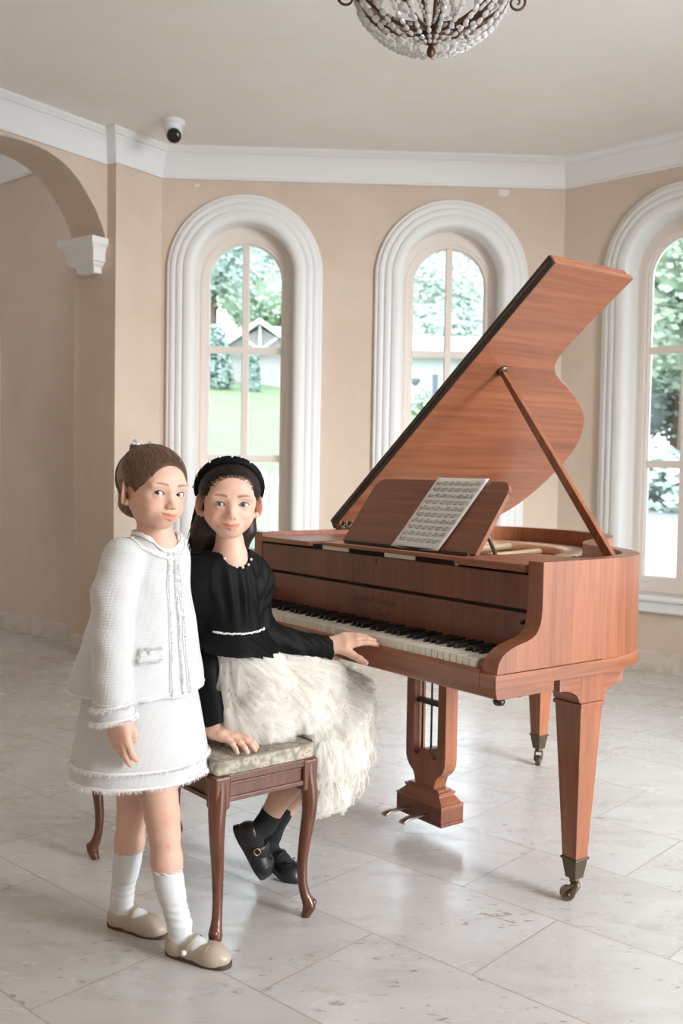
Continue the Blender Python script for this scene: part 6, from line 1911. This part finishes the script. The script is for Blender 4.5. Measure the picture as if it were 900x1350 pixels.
    tq = np.clip(((V[ok] - s0) @ sv) / (sv @ sv), 0, 1); ok = ok[np.linalg.norm(V[ok] - s0 - tq[:, None] * sv, axis=1) > .085]
    for s0, s1 in ((np.array((-.358, 2.580, .80)), np.array((-.352, 2.598, .745))), (np.array((-.352, 2.598, .745)), np.array((-.312, 2.531, .535)))):
        sv = s1 - s0; tq = np.clip(((V[ok] - s0) @ sv) / (sv @ sv), 0, 1); ok = ok[np.linalg.norm(V[ok] - s0 - tq[:, None] * sv, axis=1) > .062]
    order = rng.permutation(ok)
    picked = []; cell = {}
    for i in order:
        kx = tuple((V[i] / .034).astype(int))
        if kx in cell: continue
        cell[kx] = 1; picked.append(i)
        if len(picked) >= 640: break
    vs = []; fs = []; vs2 = []; fs2 = []; fade = {0: [], 1: []}
    ax0 = np.array((-.275, 2.615))
    for c_, i in enumerate(picked):
        p = V[i]; n = Nn[i]
        fl = np.array((.80, .42, -.25)) if p[2] > .50 or p[0] < -.10 else np.array((.12, -.25, -1.0))
        rad = np.array((p[0] - ax0[0], p[1] - ax0[1], 0.0)); rad /= (np.linalg.norm(rad) + 1e-6)
        wt = np.clip((p[2] - .60) / .12, 0, 1)
        fl = fl * (1 - wt) + (rad * .6 + np.array((.2, 0, -.75))) * wt
        if n[2] < .35 and p[2] < .60: fl = fl + np.array((0, 0, -.9))
        fl = fl + rng.normal(size=3) * .14
        fl -= n * (fl @ n); fl /= np.linalg.norm(fl) + 1e-9; sd = np.cross(n, fl)
        L = rng.uniform(.060, .105) * (1.15 if p[2] < .50 else 1); Wd = rng.uniform(.045, .080); lift = rng.uniform(.003, .010); ph = rng.uniform(0, 6.28); rv = rng.uniform(); nw = rng.uniform(2.5, 4.5)
        nu, nv = 18, 6; tgt = (vs, fs) if c_ % 2 else (vs2, fs2); b0 = len(tgt[0])
        for b in range(nv + 1):
            tb_ = b / nv
            for a in range(nu + 1):
                u = -1 + 2 * a / nu; g = .45 + .55 * tb_
                wv = math.sin(nw * u * PI + ph) * .0040 * tb_ + math.sin(2.3 * nw * u * PI + ph * 2) * .0025 * tb_
                q = p + sd * (u * Wd * g) + fl * (L * tb_ * (1 - .10 * u * u) - L * .25 * (1 if p[2] < .63 else .05)) + n * (.002 + lift * tb_ ** 1.3 * (1 - .35 * u * u) + wv)
                q = q + np.array((0, 0, -1)) * (.010 * tb_ * tb_)
                # never below the seat top where the bench is
                lx_ = (q[0] + .404) * bx_ + (q[1] - 2.797) * by_; ly_ = -(q[0] + .404) * by_ + (q[1] - 2.797) * bx_
                if abs(ly_) < .168 and lx_ < .385 and q[2] < .490: q[2] = .490 + .002 * math.sin(ph + a)
                tgt[0].append(tuple(q)); fade[0 if tgt[0] is vs else 1].append(((1 - .58 * tb_ ** 1.5) * (1 - .6 * abs(u) ** 3), .5 + .5 * u, rv))
        for b in range(nv):
            for a in range(nu):
                k = b0 + b * (nu + 1) + a; tgt[1].append((k, k + 1, k + nu + 2, k + nu + 1))
    for vv_, ff_, k_ in ((vs, fs, 0), (vs2, fs2, 1)): npmesh('ruffles', np.array(vv_), np.array(ff_), M['tulle'], core, np.array(fade[k_]))
    # thread-like torn tulle strips hanging from the knee edge
    mb = MB()
    low = [i for i in picked if V[i][2] < .44]
    for i in low:
        for _ in range(2):
            p = V[i] + Nn[i] * rng.uniform(.004, .018); L = rng.uniform(.05, .11)
            path = [Vector(p + np.array((.012 * math.sin(q * .9 + i) * q / 6, -.006 * q / 6, -L * q / 6))) for q in range(7)]
            if path[-1].z < .255: continue
            mb.tube(path, [.006 * (1 - .12 * q) for q in range(7)], 5, flat=(1, .12))
    if mb.v: npmesh('tulle_strips', np.array([tuple(q) for q in mb.v]), np.array([f for f in mb.f if len(f) == 4]), M['tulle'], core, np.tile((.55, .5, .5), (len(mb.v), 1)))
    mb = MB()
    for i in rng.choice(picked, 130):
        p = Vector(V[i] + Nn[i] * rng.uniform(.010, .020)); mb.ball(p, (rng.uniform(.0010, .0019),) * 3, 6, 4)
    mb.build('sequins', M['sequin'], core)
    # ---- socks and shoes
    for nm, pts, rr in (('a', [(-.180, 2.784, .220), (-.203, 2.786, .182), tuple(hR + fR * .034 + uR * .036), tuple(hR + fR * .09 + uR * .032), tuple(hR + fR * .13 + uR * .026)], [.0345, .0300, .0245, .0225, .0205]),
                        ('b', [(-.150, 2.874, .215), (-.165, 2.880, .180), (-.190, 2.903, .112), tuple(hL + fL * .034 + uL * .036), tuple(hL + fL * .09 + uL * .032), tuple(hL + fL * .13 + uL * .026)], [.0335, .0300, .0275, .0260, .0245, .0205])):
        lo = np.min(pts, 0) - .05; hi = np.max(pts, 0) + .05
        K = Field(*[grid((lo[i], hi[i], .0028)) for i in range(3)]); K.chain(pts, rr, .012)
        x_, y_, z_ = K.pts((slice(None),) * 3)
        t0 = np.array(pts[0]); dn = np.array(pts[0]) - np.array(pts[1]); dn /= np.linalg.norm(dn)
        K.F = np.maximum(K.F, (x_ - t0[0]) * dn[0] + (y_ - t0[1]) * dn[1] + (z_ - t0[2]) * dn[2]).astype(np.float32)
        fieldmesh('sock', K, M['black_knit'], P, 1)
    shoe(P, hR + np.array((-.006, 0, .010)), fR, uR, .192, (M['black_leather'], M['black']), 'buckle', -1, sole_h=.012)
    shoe(P, hL, fL, uL, .178, (M['black_leather'], M['black']), 'buckle', 1, sole_h=.012)
    # ---- long dark hair swept back under a headband
    hc_, hr_ = (0, -.0105, .0310), (.0755, .0945, .0705)
    un, pt = scalp(X, hc_, hr_)
    b_ = [X.p((a, b, c)) for a in (-.11, .12) for b in (-.13, .1) for c in (-.18, .13)]; lo = np.min(b_, 0); hi = np.max(b_, 0)
    G = Field(*[grid((lo[i], hi[i], .0022)) for i in range(3)])
    G.ell(hc_, hr_, 0, X=X)
    G.ell((0, .092, -.024), (.0640, .083, .091), .004, 's', X=X)
    for s in (-1, 1): G.ell((s * .080, .004, -.020), (.022, .030, .036), .004, 's', X=X)
    G.chain([(0, -.058, -.01), (.010, -.066, -.07), (.022, -.072, -.135)], [.060, .050, .036], .02, X=X)
    G.chain([(.050, -.035, -.02), (.062, -.048, -.08), (.070, -.056, -.150)], [.026, .028, .018], .015, X=X)
    G.chain([(-.052, -.032, -.02), (-.050, -.040, -.07), (-.042, -.050, -.115)], [.022, .022, .016], .015, X=X)
    hair = fieldmesh('hair', G, M['hair_dark'], P, 2); hb = bvh_of(hair)
    line = hairline(pt, (0, .092, -.024), (.0640, .083, .091), lo=-.10)
    rg = np.random.default_rng(9); mb = MB()
    for i in range(520):
        t = rg.uniform(0, len(line) - 1.01); j = int(t); p = line[j].lerp(line[j + 1], t - j)
        fx = p.x; a = un(p); e = un((fx * 1.05 + rg.normal() * .006, -.080, .040 + rg.normal() * .010)); off = rg.uniform(-.0008, .0012); path = []
        for q in range(11):
            d = slerp(a, e, q / 10); path.append(X.p(pt(d, off + .001)))
        ex = fx * .9 + .030 + rg.normal() * .010; L = rg.uniform(.10, .165)
        l0 = pt(e, off)
        for q in range(1, 9):
            w_ = q / 8; path.append(X.p((l0[0] * (1 - w_) + ex * w_, l0[1] + .022 * w_ - .012 * math.sin(PI * w_), l0[2] - L * w_)))
        r = rg.uniform(.0007, .0014); mb.tube(path, [r * (.12 + .88 * min(1, q / 4)) * (1 if q < 15 else .7) for q in range(len(path))], 4)
    for i in range(150):                                                # locks falling behind the shoulder
        x0 = rg.uniform(-.060, .078); y0 = -.030 - .05 * (1 - (x0 / .085) ** 2) + rg.normal() * .006; L = rg.uniform(.10, .17) if x0 > -.02 else rg.uniform(.08, .115)
        path = [X.p((x0 + (.020 * (q / 9) if x0 > 0 else .004 * q / 9) + .003 * math.sin(q * .7 + i), y0 - .012 * math.sin(q / 9 * PI), .005 - L * q / 9)) for q in range(10)]
        mb.tube(path, [rg.uniform(.0012, .0022) * (1 - .05 * q) for q in range(10)], 5)
    mb.build('hair_strands', M['hair_dark'], hair, True)
    # padded headband with pearls
    path = []; n = 40
    for i in range(n + 1):
        q = PI * (-.07 + 1.14 * i / n); d = np.array((math.cos(q), .30 * math.sin(q) - .12, math.sin(q) * 1.0)); d /= np.linalg.norm(d)
        path.append(X.p(pt(d, .0055)))
    mb = MB(); mb.tube(path, [.0128 * X.s * (.55 + .45 * math.sin(PI * min(1, max(0, (i + 2) / (n + 4))))) for i in range(n + 1)], 14, flat=(1, .72))
    band = mb.build('headband', M['velvet'], P, True)
    bb = bvh_of(band)
    for i in range(11):
        f_ = (i + .5) / 11; k = int(f_ * n); c = Vector(path[k]); o = c + (c - Vector(X.p((0, -.02, .0)))).normalized() * .05 + Vector(X.v((0, .02 * (1 if i % 2 else .2), 0)))
        q, nn = snap(bb, o, .0008); mb = MB(); mb.ball(q, .0036, 10, 8); mb.build('headband_pearl', M['pearl'], band, True)
    settle(P); return P

def tulle_mats():
    m = bpy.data.materials.new('cream_tulle'); m.use_nodes = True; nt = m.node_tree; nt.nodes.clear()
    out = nt.nodes.new('ShaderNodeOutputMaterial'); df = nt.nodes.new('ShaderNodeBsdfDiffuse'); df.inputs[0].default_value = (.93, .90, .85, 1)
    tl = nt.nodes.new('ShaderNodeBsdfTranslucent'); tl.inputs[0].default_value = (.93, .90, .85, 1)
    tr = nt.nodes.new('ShaderNodeBsdfTransparent')
    a = nt.nodes.new('ShaderNodeMixShader'); a.inputs[0].default_value = .4; nt.links.new(df.outputs[0], a.inputs[1]); nt.links.new(tl.outputs[0], a.inputs[2])
    at = nt.nodes.new('ShaderNodeAttribute'); at.attribute_name = 'tone'
    sp = nt.nodes.new('ShaderNodeSeparateColor'); nt.links.new(at.outputs['Color'], sp.inputs[0])
    cx = nt.nodes.new('ShaderNodeCombineXYZ'); nt.links.new(sp.outputs[1], cx.inputs[0]); nt.links.new(sp.outputs[2], cx.inputs[1])
    mp = nt.nodes.new('ShaderNodeMapping'); mp.inputs['Scale'].default_value = (4.5, 40, 1); nt.links.new(cx.outputs[0], mp.inputs[0])
    n = noise(nt, mp.outputs[0], 2.0, 3, .6)
    pl = nt.nodes.new('ShaderNodeMath'); pl.operation = 'MULTIPLY'; nt.links.new(ramp(nt, n, [(.35, (.80, .80, .80)), (.65, (.98, .98, .98))]), pl.inputs[0]); nt.links.new(sp.outputs[0], pl.inputs[1])
    b = nt.nodes.new('ShaderNodeMixShader'); nt.links.new(pl.outputs[0], b.inputs[0])
    nt.links.new(tr.outputs[0], b.inputs[1]); nt.links.new(a.outputs[0], b.inputs[2]); nt.links.new(b.outputs[0], out.inputs[0])
    M['tulle'] = m
    M['tulle_core'] = simple('cream_lining', (.84, .80, .74), .9)
    M['sequin'] = simple('sequin', (.9, .9, .92), .12, .6)
tulle_mats()
girl_standing()
girl_seated()
